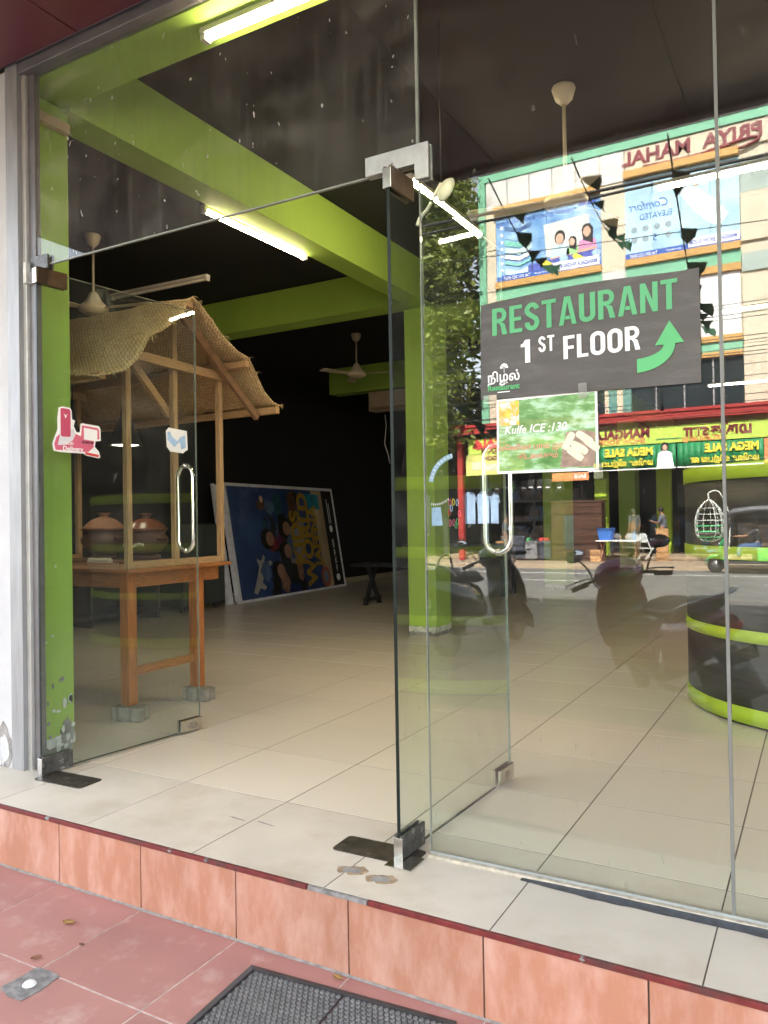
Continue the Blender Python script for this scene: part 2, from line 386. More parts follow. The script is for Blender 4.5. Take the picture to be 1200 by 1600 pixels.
    def build(s, name, mat, parent=None, bevel=0):
        return link(name, s.mesh(name, mat), parent, bevel)
def link(name, me, parent=None, bevel=0):
    o = bpy.data.objects.new(name, me); col.objects.link(o)
    if parent is not None: setp(o, parent)
    if bevel:
        b = o.modifiers.new('bevel', 'BEVEL'); b.width = bevel; b.segments = 2; b.limit_method = 'ANGLE'; b.angle_limit = R(40)
    return o
ROOTM = {}
def setp(o, p):
    o.parent = p
    wm = ROOTM.get(p.name)
    if wm is not None: o.matrix_parent_inverse = wm.inverted()
def tag(o, label=None, cat=None, group=None, kind=None):
    if label: o['label'] = label
    if cat: o['category'] = cat
    if group: o['group'] = group
    if kind: o['kind'] = kind
    return o
def thing(name, label, cat, loc=(0, 0, 0), group=None):
    """an Empty at the thing's base; children are given in world coordinates"""
    o = bpy.data.objects.new(name, None); col.objects.link(o); o.location = loc; o.empty_display_size = .1
    ROOTM[o.name] = Matrix.Translation(loc)
    return tag(o, label, cat, group)
def struct(o): o['kind'] = 'structure'; return o
def copytree(o, parent=None, off=None):
    c = o.copy(); col.objects.link(c)
    if parent is not None: c.parent = parent
    for ch in o.children: copytree(ch, c)
    return c
def text(name, s, size, M, mat, parent, bold=0.0, sx=1.0, align='CENTER', ext=.0004, shear=0.0, va='CENTER', sp=1.0):
    cu = bpy.data.curves.new('lettering', 'FONT'); cu.body = s; cu.size = size; cu.align_x = align; cu.align_y = va
    cu.offset = bold * size; cu.extrude = ext; cu.resolution_u = 3; cu.space_character = sp; cu.shear = shear
    t = bpy.data.objects.new('lettering', cu); me = bpy.data.meshes.new_from_object(t)
    bpy.data.objects.remove(t); bpy.data.curves.remove(cu)
    me.transform(M @ Matrix.Diagonal((sx, 1, 1, 1))); me.materials.clear(); me.materials.append(mat)
    me.name = name
    return link(name, me, parent)
def frame(o, ux, uy):
    """matrix whose local x,y axes lie along ux, uy in the plane of a sign; z comes out of it"""
    ux = Vector(ux).normalized(); uy = Vector(uy).normalized(); n = ux.cross(uy)
    m = Matrix((ux, uy, n)).transposed().to_4x4(); m.translation = o; return m
def T(x, y, z=0): return Matrix.Translation((x, y, z))
def V(x, y, z=0): return (x, -y, z)        # street side: metres in front of the glass

# ================================================================== SETTING
PZ = -.265
struct(MB().box(-400, 400, -400, 400, -1.0, -.46).build('ground', m_ground))
struct(MB().box(-4.2, 200, -12.4, -3.0, -.45, -.30).build('parking_apron', m_apron))
struct(MB().box(-200, -4.2, -12.4, -3.0, -.45, -.302).build('parking_apron', m_apron))
struct(MB().box(-200, 200, -21.6, -13.1, -.45, -.35).build('road', m_asphalt))
g = MB().box(-200, 200, -13.1, -12.4, -.45, -.37).build('drain_channel', m_cement); struct(g)
struct(MB().box(-200, 200, -29.5, -21.6, -.45, -.26).build('far_pavement', m_sand))
ln = MB().box(-200, 200, -19.75, -19.62, -.349, -.346).build('edge_line', m_roadwhite); struct(ln)
for k in range(-6, 7):
    struct(MB().box(k * 6 - 1.2, k * 6 + 1.2, -17.05, -16.95, -.349, -.346).build('centre_line', m_roadwhite))

# pavement of red tiles
pv = struct(MB().box(-8, 9, -3.0, -.405, -.45, PZ - .0015).build('pavement', m_pgrout))
def tile_mesh(name, sx, sy, t, mat, ch=.0015):
    mb = MB(); hx, hy = sx / 2, sy / 2
    vs = [(-hx, -hy, -t), (hx, -hy, -t), (hx, hy, -t), (-hx, hy, -t), (-hx, -hy, -ch), (hx, -hy, -ch), (hx, hy, -ch), (-hx, hy, -ch),
          (-hx + ch, -hy + ch, 0), (hx - ch, -hy + ch, 0), (hx - ch, hy - ch, 0), (-hx + ch, hy - ch, 0)]
    fs = [(0, 1, 5, 4), (1, 2, 6, 5), (2, 3, 7, 6), (3, 0, 4, 7), (4, 5, 9, 8), (5, 6, 10, 9), (6, 7, 11, 10), (7, 4, 8, 11), (8, 9, 10, 11)]
    mb.add(vs, fs); return mb.mesh(name, mat)
me = tile_mesh('paving_tile', .4745, .4535, .003, m_pave, .0008)
for i in range(-4, 10):
    for j in range(6):
        x = -2.837 + .481 * (i + .5); y = -.412 - .2285 - .460 * j
        if x < -4.3 or y < -2.95: continue
        o = bpy.data.objects.new('paving_tile', me); col.objects.link(o); o.parent = pv
        o.location = (x, y, PZ + random.uniform(-.0003, .0003)); o.rotation_euler = (random.uniform(-1, 1) * .0006, random.uniform(-1, 1) * .0006, random.uniform(-1, 1) * .001)
# cement fillet along the foot of the step
mb = MB(); n = 60; pts = []
for i in range(n + 1):
    x = -4.2 + 6.2 * i / n; wv = .008 + .007 * mnoise.noise((x * 5, 0, 0)); pts.append((x, wv))
for i in range(n):
    (xa, wa), (xb, wb) = pts[i], pts[i + 1]
    mb.add([(xa, -.4125, PZ + .006), (xb, -.4125, PZ + .006), (xb, -.4135 - wb, PZ + .0012), (xa, -.4135 - wa, PZ + .0012)], [(0, 1, 2, 3)], True)
struct(mb.build('cement_fillet', P('fillet_cement', (.25, .22, .20), .9, var=.35, scale=25, bump=.4)))

# step and shop floor
fl = struct(MB().box(-9, 8.25, -.40, 21, -.44, -.0012).build('shop_floor', m_grout))
def infrus(x, y):
    d = Vector((x, y + 2.604)); a = math.atan2(d.x, d.y); return -1.08 < a < .06 or d.length < 4.2
cells = []
for i in range(-15, 14):
    for j in range(-1, 35):
        x = -.301 + .6 * (i + .5); y = .198 + .6 * (j + .5)
        if not (-8.5 < x < 8.0 and y < 20.7): continue
        cells.append((math.hypot(x, y + 2.6), x, y, infrus(x, y), j))
cells.sort(key=lambda c: (not c[3], c[0]))
me_a = tile_mesh('floor_tile', .5938, .5938, .0016, m_floor, .0005); me_b = tile_mesh('tread_tile', .5955, .5950, .0016, m_step, .0005)
far = MB()
for k, (d, x, y, vis, j) in enumerate(cells):
    if k < 290:
        o = bpy.data.objects.new('floor_tile', me_b if j < 0 else me_a); col.objects.link(o); o.parent = fl
        o.location = (x, y, random.uniform(-.0002, .0002)); o.rotation_euler = (random.uniform(-1, 1) * .0004, random.uniform(-1, 1) * .0004, 0)
    else:
        far.box(x - .298, x + .298, y - .298, y + .298, -.0016, 0)
o = far.build('floor_tile', m_floor, fl); o['kind'] = 'stuff'
# riser of the step
stp = struct(MB().box(-4.3, 8.2, -.404, -.398, -.44, -.014).build('shop_step', m_grout))
for i in range(-3, 22):
    x = -2.84 + .4805 * (i + .5)
    MB().box(x - .2375, x + .2375, -.412, -.4035, PZ - .003, -.016).build('riser_tile', m_riser, stp, .0012)
segs = [(-4.3, -2.93), (-2.90, -2.02), (-2.015, -1.565), (-1.32, -.62), (-.615, 8.2)]
for a, b in segs:
    MB().box(a, b, -.4165, -.4015, -.0150, .0012).build('edge_strip', m_redstrip, stp, .001)
MB().box(-1.56, -1.325, -.4145, -.4015, -.0150, -.001).build('bare_edge', m_cement, stp, .001)
for x in (-2.915, -2.018, -2.2, -.617):
    MB().ell((x, -.409, -.006), (.02, .009, .008), 10, 6).build('cement_patch', m_cement, stp)

# walls, ceiling, beams, columns
struct(MB().box(-8.85, -8.6, .05, 21, -.01, 4.0).build('side_wall', m_black))
struct(MB().box(8.0, 8.25, .05, 21, -.01, 4.0).build('side_wall', m_black))
struct(MB().box(-8.85, 8.25, 20.8, 21.05, -.01, 4.0).build('back_wall', m_black))
struct(MB().box(-8.85, -4.0, .02, .2, -.01, 4.0).build('front_wall', m_black))
struct(MB().box(-8.85, 8.25, .0, 21.05, 3.98, 4.25).build('ceiling', m_blackceil))
sk = MB().box(-8.6, -8.58, .2, 20.8, .0, .09).build('skirting', P('beige_skirting', (.36, .29, .2), .5)); struct(sk)
struct(MB().box(-8.6, 8.0, 20.78, 20.8, .0, .09).build('skirting', bpy.data.materials['beige_skirting']))
# the storeys above (shade the pavement and half the road)
up = struct(MB().box(-16, 18, .02, 12, 4.26, 12.6).build('upper_storeys', m_cream))
for k in range(-5, 6):
    for z in (5.6, 8.8):
        MB().box(k * 2.8 - .8, k * 2.8 + .8, -.02, .018, z, z + 1.6).build('window', m_window, up)
struct(MB().box(-16, -8.86, .02, 3, -.45, 4.25).build('neighbouring_wall', m_plaster))
struct(MB().box(-8.85, -4.21, .0, .018, -.45, 4.25).build('neighbouring_wall', m_plaster))
struct(MB().box(8.26, 18, .02, 3, -.45, 4.25).build('neighbouring_wall', m_plaster))
struct(MB().box(-3.83, -3.60, .30, 20.7, 3.55, 3.975).build('beam', m_lime))
struct(MB().box(-8.6, -3.835, 4.72, 5.0, 3.565, 3.97).build('cross_beam', m_lime))
struct(MB().box(-3.595, 8.0, 4.72, 5.0, 3.565, 3.97).build('cross_beam', m_blackceil))
struct(MB().box(-7.62, -3.835, 9.0, 9.3, 3.52, 3.97).build('cross_beam', m_lime))
struct(MB().box(-4.0, 8.0, .03, .295, 3.575, 3.97).build('front_beam', m_lime))
def column(x0, x1, y0, y1, z1=3.55):
    c = struct(MB().box(x0, x1, y0, y1, .09, z1).build('column', m_lime, None, .006))
    MB().box(x0 + .008, x1 - .008, y0 + .008, y1 - .008, 0, .0905).build('bare_base', m_bare, c)
    mb = MB(); k = 0                                   # flaked paint edge round the foot
    for (ax, ay, bx, by) in ((x0, y0, x1, y0), (x1, y0, x1, y1)):
        L_ = math.hypot(bx - ax, by - ay); n = max(6, int(L_ / .02)); nx, ny = (by - ay) / L_, -(bx - ax) / L_
        for i in range(n):
            t0, t1 = i / n, (i + 1) / n; h0 = .085 + .035 * (.5 + .5 * mnoise.noise((i * .8, ax * 7, ay))); h1 = .085 + .035 * (.5 + .5 * mnoise.noise(((i + 1) * .8, ax * 7, ay)))
            l0 = .045 + .03 * mnoise.noise((i * 1.1, 4, ay)); l1 = .045 + .03 * mnoise.noise(((i + 1) * 1.1, 4, ay))
            pa = Vector((ax + (bx - ax) * t0 + nx * .003, ay + (by - ay) * t0 + ny * .003, 0)); pb = Vector((ax + (bx - ax) * t1 + nx * .003, ay + (by - ay) * t1 + ny * .003, 0))
            z = Vector((0, 0, 1)); mb.quad(pa + z * l0, pb + z * l1, pb + z * h1, pa + z * h0)
    mb.build('flaked_paint', m_flake, c); return c
column(-3.94, -3.61, 4.90, 5.28); column(-4.25, -3.86, 10.6, 11.1)
column(-4.25, -3.86, 16.4, 16.9)
fc = column(-4.0, -3.645, .03, .32, 3.57)
mb = MB(); rnd = random.Random(3)                      # chipped patch at the foot of the front column
def blob(cx, cz, rx, rz, n=22, sd=0):
    return [(cx + math.cos(2 * math.pi * k / n) * rx * (1 + .35 * mnoise.noise((k * .9, sd, 2.1)) + .3 * mnoise.noise((k * 2.3, sd, 5.1))), cz + math.sin(2 * math.pi * k / n) * rz * (1 + .45 * mnoise.noise((k * .7, sd, 7.7)) + .3 * mnoise.noise((k * 2.7, sd, 9.1)))) for k in range(n)]
FX = frame((-3.642, 0, 0), (0, 1, 0), (0, 0, 1))
mb.prism(blob(.27, .10, .04, .085, 40, sd=1), FX, .003)
for k in range(9): mb.prism(blob(rnd.uniform(.10, .3), rnd.uniform(.1, .45), rnd.uniform(.004, .010), rnd.uniform(.005, .016), 9, sd=k), FX, .003)
mb.build('bare_plaster_patch', m_bare, fc)
mb = MB()
for k in range(12): mb.prism(blob(rnd.uniform(.17, .31), rnd.uniform(.03, .30), rnd.uniform(.004, .016), rnd.uniform(.006, .028), 14, sd=k + 30), FX, .0045)
mb.prism(blob(.13, .62, .02, .006, 8, 3), FX, .004); mb.prism(blob(.18, .65, .008, .006, 8, 4), FX, .004)
mb.build('flaked_paint', m_flake, fc)

# white plastered pillar at the far left, with its peeled foot
pl = thing('white_pillar', 'white plastered pillar with peeling foot at the left edge, beside the aluminium frame', 'pillar', (-3.74, -.02, 0))
MB().box(-3.825, -3.662, -.05, .018, -.014, 3.615).build('shaft', m_plaster, pl)
FP = frame((-3.74, -.0505, 0), (1, 0, 0), (0, 0, 1))
MB().prism(blob(.0, .10, .070, .125, 30, 5), FP, .0025).build('bare_plaster', m_bare, pl)
MB().prism(blob(.018, .095, .036, .075, 26, 9), FP @ T(0, 0, .0027), .002).build('paint_flake', m_plaster, pl)
MB().prism(blob(-.03, .03, .030, .025, 20, 11), FP @ T(0, 0, .0027), .002).build('paint_flake', m_plaster, pl)
MB().box(-3.848, -3.827, -.07, .018, -.26, 3.6).build('edge_trim', m_aludark, pl)
struct(MB().box(-4.2, -3.85, -.03, .018, -.26, 3.6).build('shutter_wall', m_darkobj))

# entrance canopy with maroon soffit panels
cn = thing('entrance_canopy', 'dark maroon panelled canopy soffit above the glass shopfront', 'canopy', (-1, -1.2, 3.62))
for k in range(-2, 9):
    x0 = -3.078 + 1.22 * k
    MB().box(x0 + .004, x0 + 1.216, -2.29, -.075, 3.622, 3.64).build('soffit_panel', m_maroon, cn, .002)
MB().box(-5.6, 8.3, -2.34, -.06, 3.641, 3.9).build('canopy_body', m_darkobj, cn)
MB().box(-5.6, 8.3, -2.365, -2.29, 3.60, 4.0).build('fascia', m_maroon, cn)
MB().box(-5.6, 8.3, -.078, .018, 3.655, 3.75).build('wall_trim', m_aludark, cn)

# ================================================================== GLASS FRONT
fr = thing('aluminium_frame', 'grey aluminium channel frame round the glass entrance', 'window frame', (-3.57, 0, 0))
MB().box(-3.660, -3.565, -.055, .02, -.001, 3.655).build('upright', m_alu, fr, .002)
MB().box(-3.564, -3.535, -.030, .02, -.001, 3.575).build('inner_channel', P('pale_aluminium', (.52, .515, .50), .45, .5, var=.1, scale=9), fr, .0015)
MB().box(-3.534, -3.485, -.012, .02, -.001, 3.575).build('door_stop', m_aludark, fr, .001)
MB().box(-3.563, 8.0, -.050, .02, 3.577, 3.654).build('head_rail', m_aludark, fr, .002)
MB().box(-3.563, 8.0, -.056, -.0505, 3.640, 3.654).build('head_lip', m_alu, fr)
def pane(name, x0, x1, z0, z1, label, mat, y0=-.006, y1=.006, edges=()):
    o = tag(MB().box(x0, x1, y0, y1, z0, z1).build(name, mat), label, 'glass pane')
    for e in edges: MB().box(*e).build('glass_edge', m_gedgel, o)
    return o
tA = pane('transom_pane', -3.483, -1.300, 2.580, 3.576, 'dusty clear glass transom pane above the open doors', m_glasstop,
          edges=[(-3.483, -1.302, -.0065, .0065, 2.5735, 2.5795)])
pB = pane('glass_pane', -1.288, -.266, .012, 3.576, 'tall fixed glass pane carrying the RESTAURANT banner, beside the right door', m_glass,
          edges=[(-1.2995, -1.2885, -.0062, .0062, 2.65, 3.57), (-1.2915, -1.2885, -.0062, .0062, .012, 2.51)])
pC = pane('glass_pane', -.255, 8.0, .012, 3.576, 'fixed glass pane at the right edge, beyond the joint', m_glass)  # unseen stretch to the right, lengthened to let more daylight in
MB().box(-.2655, -.2555, -.0075, .0075, .012, 3.575).build('joint_sealant', P('joint_silicone', (.16, .165, .16), .5), pB)
# cream sealant bed and dark torn sealant at the foot of the panes
sl = thing('sill_bed', 'cream mortar bed with torn black sealant under the fixed panes', 'sill', (-.5, 0, 0))
MB().box(-1.292, 8.0, -.030, .024, -.001, .0115).build('mortar_bed', m_sill, sl, .003)
MB().box(-1.288, 8.0, -.013, -.0065, .0117, .020).build('sealant_bead', P('grey_silicone', (.30, .32, .31), .6), sl, .001)
mb = MB(); n = 90
for i in range(n):
    def w_(i):
        x = -.93 + 2.2 * i / n; return x, .006 + .024 * min(1, i / 10) * (.75 + .5 * mnoise.noise((x * 14, 1, 0)))
    (xa, wa), (xb, wb) = w_(i), w_(i + 1)
    mb.add([(xa, -.030 - .010, .0012), (xb, -.040, .0012), (xb, -.0305, .0015 + wb * .30), (xa, -.0305, .0015 + wa * .30), (xa, -.040 - wa * 1.1, .0008), (xb, -.040 - wb * 1.1, .0008)], [(0, 1, 2, 3), (0, 4, 5, 1)], True)
mb.build('torn_sealant', m_tar, sl)

# patch fittings on the fixed glass
def fitting(name, parent, boxes, mat=m_steel, bevel=.002):
    mb = MB()
    for b in boxes: mb.box(*b)
    return mb.build(name, mat, parent, bevel)
Lp = [(-1.515, 2.575), (-1.515, 2.648), (-1.245, 2.648), (-1.245, 2.515), (-1.302, 2.515), (-1.302, 2.575)]
for y in (-.020, .0085):
    MB().prism(Lp, frame((0, y + .011, 0), (1, 0, 0), (0, 0, 1)), .011).build('corner_patch_fitting', P('matt_steel', (.50,.50,.51), .40, .9, var=.12, scale=20, rvar=.1), pB, .0015)
MB().box(-1.40, -1.385, -.023, .018, 2.535, 2.60).build('pivot_block', m_steel, pB, .001)
MB().box(-1.42, -1.405, -.023, .018, 2.525, 2.552).build('pivot_block', m_alu, pB, .001)
fitting('patch_fitting', tA, [(-3.52, -3.385, -.020, -.0075, 2.553, 2.625), (-3.52, -3.385, .0075, .020, 2.553, 2.625)], m_worn)
MB().box(-3.545, -3.52, -.045, .03, 2.49, 2.60).build('pivot_block', m_flake, tA, .003)

# the two open doors (built in a local frame: x along the leaf, y its thickness)
def door(name, label, a, b, lockmat):
    a = Vector(a); b = Vector(b); d = (b - a); W = d.length; ang = math.atan2(d.y, d.x)
    Rm = Matrix.Translation(a) @ Matrix.Rotation(ang, 4, 'Z')
    root = thing(name, label, 'glass door', (a.x, a.y, 0))
    def B(nm, mat, bx, bev=.0015):
        mb = MB()
        for q in bx: mb.box(*q, M=Rm)
        return mb.build(nm, mat, root, bev)
    MB().box(.002, W - .002, -.0055, .0055, .014, 2.538, M=Rm).build('glass_leaf', m_glassdoor, root)
    B('glass_edge', m_gedge, [(0, .0025, -.0065, .0065, .10, 2.47)], 0)
    B('glass_edge', m_gedgel, [(W - .0015, W, -.006, .006, .014, 2.538)], 0)
    B('glass_edge', m_gedgel, [(0.17, W - .002, -.006, .006, 2.5385, 2.5405)], 0)
    B('glass_edge', m_gedge, [(0.17, W - .17, -.006, .006, .0115, .0138)], 0)
    for z0, z1, m in ((2.470, 2.553, m_brown), (.008, .092, m_worn)):
        p = B('patch_fitting', m, [(-.004, .165, -.018, -.0065, z0, z1), (-.004, .165, .0065, .018, z0, z1)])
    B('pivot_end', m_steel, [(-.008, -.004, -.018, .018, 2.470, 2.545)]); B('pivot_end', m_steel, [(-.008, -.004, -.018, .018, .004, .085)])
    lk = B('lock', m_steel, [(W - .155, W + .003, -.019, -.0065, .012, .082), (W - .155, W + .003, .0065, .019, .012, .082)])
    for s in (-1, 1):
        Mk = Rm @ Matrix.Translation((W - .07, s * .0193, .046)) @ Matrix.Rotation(R(90), 4, 'X')
        MB().lathe([(.0, .003), (.011, .003), (.017, .0015), (.019, 0)], (0, 0, 0), 20, Mk @ Matrix.Diagonal((1.5, 1, -s, 1))).build('keyhole_plate', m_fitting, lk)
    # back-to-back pull handle: a long loop straddling the glass
    xc = W - .085; hw, z0, z1, rr = .066, 1.085, 1.595, .0125
    pts = []
    for k in range(9): t = math.pi * k / 8; pts.append((xc, hw * math.cos(t), z1 - hw + hw * math.sin(t)))
    for k in range(9): t = math.pi + math.pi * k / 8; pts.append((xc, hw * math.cos(t), z0 + hw + hw * math.sin(t)))
    h = MB().tube([Rm @ Vector(p) for p in pts], rr, 12, closed=True).build('handle', m_chrome, root)
    for z in (z0, z1):
        MB().tube([Rm @ Vector((xc, -.013, z)), Rm @ Vector((xc, .013, z))], .0165, 14).build('ferrule', m_steel, h)
    return root, Rm, W
dl, RmL, WL = door('glass_door', 'left glass door leaf swung inward, with the pink delivery sticker', (-3.425, -.06, 0), (-3.312, .955, 0), m_steel)
dr, RmR, WR = door('glass_door', 'right glass door leaf swung inward, seen behind the fixed pane', (-1.372, -.10, 0), (-1.325, .93, 0), m_steel)

# floor springs
def plate(label, x0, x1, y0, y1, rot):
    o = thing('floor_spring', label, 'floor spring', ((x0 + x1) / 2, (y0 + y1) / 2, 0))
    Mr = Matrix.Translation(((x0 + x1) / 2, (y0 + y1) / 2, 0)) @ Matrix.Rotation(R(rot), 4, 'Z')
    a, b = (x1 - x0) / 2, (y1 - y0) / 2
    poly = []
    for cx, cy_, t0 in ((a - .02, b - .02, 0), (-a + .02, b - .02, 90), (-a + .02, -b + .02, 180), (a - .02, -b + .02, 270)):
        for k in range(5): t = R(t0 + 22.5 * k); poly.append((cx + .02 * math.cos(t), cy_ + .02 * math.sin(t)))
    MB().prism(poly, Mr @ T(0, 0, .0006), .0036).build('cover_plate', m_spring, o, .0008)
    for sx in (-1, 1): MB().lathe([(.0, .0052), (.006, .0052), (.007, .0044)], Mr @ Vector((sx * (a - .03), 0, 0)), 10).build('screw', m_steel, o)
    return o
plate('dark worn steel floor plate under the left door pivot', -3.41, -3.085, -.115, .03, 2)
p_ = plate('dark scratched steel floor plate under the right door pivot', -1.65, -1.31, -.13, .01, 1)
MB().box(-1.40, -1.292, -.165, -.05, .0015, .0048).build('pivot_plate', m_steel, p_, .001)
# scars of old fixings on the tread
for (x, y, lab) in ((-1.486, -.248, 'rusty square fixing scar nearer the shop corner of the tread'), (-1.36, -.262, 'larger rusty fixing scar beside the right door plate')):
    o = thing('fixing_scar', lab, 'floor scar', (x, y, 0))
    MB().prism(blob(0, 0, .055, .037, 20, x), frame((x, y, .0004), (1, .2, 0), (-.2, 1, 0)), .0009).build('rust_patch', P('rust_stain', (.30, .22, .14), .9, var=.4, scale=40, objvar=.1), o)
    MB().prism(blob(0, 0, .034, .022, 12, x + 4), frame((x, y, .0014), (1, .2, 0), (-.2, 1, 0)), .001).build('cement_plug', m_bare, o)
for k, (x, y, rr) in enumerate(((-2.17, -.055, .045), (-2.03, -.045, .05))):
    tag(MB().prism(blob(0, 0, rr, .004, 16, k + 3), frame((x, y, .0004), (1, -.12, 0), (.12, 1, 0)), .0008).build('scratch_mark', m_bare),
        ('short brown scratch in the tread tile, left of the pair' if k == 0 else 'short brown scratch in the tread tile, right of the pair'), 'floor scar')
o = thing('cement_repair', 'grey cement repair with a white bolt cap in the red paving', 'cement patch', (-2.305, -.94, PZ))
MB().prism([(-2.37, -.868), (-2.30, -.862), (-2.255, -.868), (-2.243, -.95), (-2.25, -1.015), (-2.31, -1.02), (-2.375, -1.0), (-2.368, -.93)], T(0, 0, PZ + .0005), .0022).build('cement', m_cement, o)
MB().lathe([(0, .010), (.017, .0095), (.022, .004), (.023, .002)], (-2.303, -.945, PZ), 16).build('bolt_cap', m_white, o)

# ================================================================== STICKERS, BANNERS ON THE GLASS
DL = Vector((RmL.col[0][0], RmL.col[0][1], 0))
def onleaf(x, z, lift=.008): return RmL @ Vector((x, -lift, z))
st = thing('delivery_sticker', 'torn pink FOOD Delivery sticker on the left door glass', 'sticker', tuple(onleaf(.2, 1.7)))
FS = frame(onleaf(0, 0), RmL.to_3x3() @ Vector((1, 0, 0)), (0, 0, 1))
sil = [(.083, 1.63), (.075, 1.665), (.088, 1.70), (.105, 1.74), (.105, 1.80), (.113, 1.853), (.135, 1.862), (.178, 1.858), (.186, 1.845), (.188, 1.80), (.205, 1.795), (.197, 1.765), (.212, 1.735), (.232, 1.735),
       (.237, 1.782), (.25, 1.785), (.345, 1.778), (.355, 1.765), (.357, 1.70), (.325, 1.695), (.32, 1.665), (.345, 1.64), (.352, 1.612), (.345, 1.605), (.27, 1.615), (.25, 1.625), (.12, 1.625)]
MB().prism(sil, FS, .0008).build('backing', m_white, st)
sil2 = [(.0 + .093, 1.635), (.086, 1.665), (.098, 1.70), (.12, 1.72), (.21, 1.725), (.238, 1.715), (.245, 1.774), (.337, 1.767), (.347, 1.757), (.348, 1.708), (.317, 1.70), (.31, 1.66), (.28, 1.635)]
MB().prism(sil2, FS @ T(0, 0, .001), .0006).build('pink_field', m_pink, st)
MB().prism([(.105, 1.66), (.115, 1.70), (.125, 1.75), (.195, 1.75), (.205, 1.72), (.19, 1.69), (.15, 1.665)], FS @ T(0, 0, .0017), .0005).build('printed_hand', m_whitefoil, st)
MB().prism([(.122, 1.712), (.122, 1.848), (.130, 1.853), (.170, 1.851), (.178, 1.844), (.178, 1.712), (.170, 1.706), (.130, 1.706)], FS @ T(0, 0, .0023), .0005).build('printed_phone', m_dpink, st)
MB().prism([(.14, 1.825), (.15, 1.800), (.162, 1.828), (.153, 1.815)], FS @ T(0, 0, .0029), .0004).build('printed_mark', m_white, st)
MB().prism([(.255, 1.70), (.255, 1.762), (.335, 1.755), (.335, 1.695)], FS @ T(0, 0, .0017), .0005).build('white_square', m_white, st)
text('lettering', 'FOOD', .020, FS @ T(.165, 1.672, .0030), m_white, st, .02)
text('lettering', 'Delivery', .034, FS @ T(.19, 1.645, .0030), m_white, st, .025)
text('lettering', 'SCAN M', .018, FS @ T(.275, 1.685, .0030), m_darkobj, st, .02)
MB().prism([(.262, 1.62), (.262, 1.634), (.342, 1.624), (.342, 1.61)], FS @ T(0, 0, .0017), .0005).build('red_strip', m_redp, st)
s2 = thing('blue_sticker', 'small white and pale blue sticker on the left door near its handle', 'sticker', tuple(onleaf(.86, 1.73)))
MB().prism([(.795, 1.70), (.79, 1.79), (.81, 1.812), (.945, 1.802), (.95, 1.69), (.93, 1.68), (.915, 1.667), (.82, 1.672)], FS, .0008).build('backing', m_white, s2)
MB().prism([(.80, 1.74), (.80, 1.785), (.82, 1.79), (.83, 1.765), (.87, 1.735), (.90, 1.765), (.93, 1.775), (.935, 1.70), (.90, 1.69), (.89, 1.735), (.85, 1.70)], FS @ T(0, 0, .001), .0006).build('printed_shape', m_bluep, s2)
# white trunking piece over the left column
o = tag(MB().box(-3.64, -3.598, .02, .30, 3.42, 3.475).build('cable_trunking', P('cream_pvc', (.55, .43, .30), .6, var=.15, scale=20), None, .004), 'broken cream PVC trunking high on the left green column', 'trunking')

# RESTAURANT banner (taped outside on the pane)
BW, BH = .735, .352
bn = thing('restaurant_banner', 'black RESTAURANT 1ST FLOOR banner with green arrow taped outside on the glass', 'banner', (-.685, -.02, 1.66))
def ban(uu, vv):
    x = -1.052 + .733 * uu
    z0 = 1.668 - .012 * uu - .012 * math.sin(math.pi * uu) * 0; z1 = 2.007 + .009 * uu + .012 * math.sin(math.pi * min(1, uu * 1.1))
    y = -.0125 - .004 * math.sin(uu * 9 + vv * 3) * (.3 + vv * .3)
    return Vector((x + .006 * (vv - .5) * (uu < .01), y, z0 + (z1 - z0) * vv))
mb = MB(); nu, nv = 36, 12
vs = [ban(i / nu, j / nv) for i in range(nu + 1) for j in range(nv + 1)] + [ban(i / nu, j / nv) + Vector((0, .0012, 0)) for i in range(nu + 1) for j in range(nv + 1)]
fs = []; K = (nu + 1) * (nv + 1)
for i in range(nu):
    for j in range(nv):
        a = i * (nv + 1) + j; b = a + nv + 1
        fs += [(a, b, b + 1, a + 1), (K + a, K + a + 1, K + b + 1, K + b)]
mb.add(vs, fs, True); mb.build('banner_sheet', m_banner, bn)
FB = frame((-1.052, -.0165, 1.668), (1, 0, 0), (0, 0, 1))
SH = Matrix(((1, 0, 0, 0), (.012, 1, 0, 0), (0, 0, 1, 0), (0, 0, 0, 1)))
def stroke(pts, wd):
    n = len(pts); out = []
    for q in range(n):
        a = Vector(pts[max(q - 1, 0)]); b = Vector(pts[min(q + 1, n - 1)]); d = (b - a).normalized(); p = Vector(pts[q]); nn = Vector((-d.y, d.x))
        out.append((p + nn * wd / 2, p - nn * wd / 2))
    return [[tuple(out[q][0]), tuple(out[q][1]), tuple(out[q + 1][1]), tuple(out[q + 1][0])] for q in range(n - 1)]
def arcp(cx, cy_, rx, ry, a0, a1, n=8): return [(cx + rx * math.cos(R(a0 + (a1 - a0) * k / n)), cy_ + ry * math.sin(R(a0 + (a1 - a0) * k / n))) for k in range(n + 1)]
def rect(x0, x1, y0, y1): return [(x0, y0), (x1, y0), (x1, y1), (x0, y1)]
S_ = .165
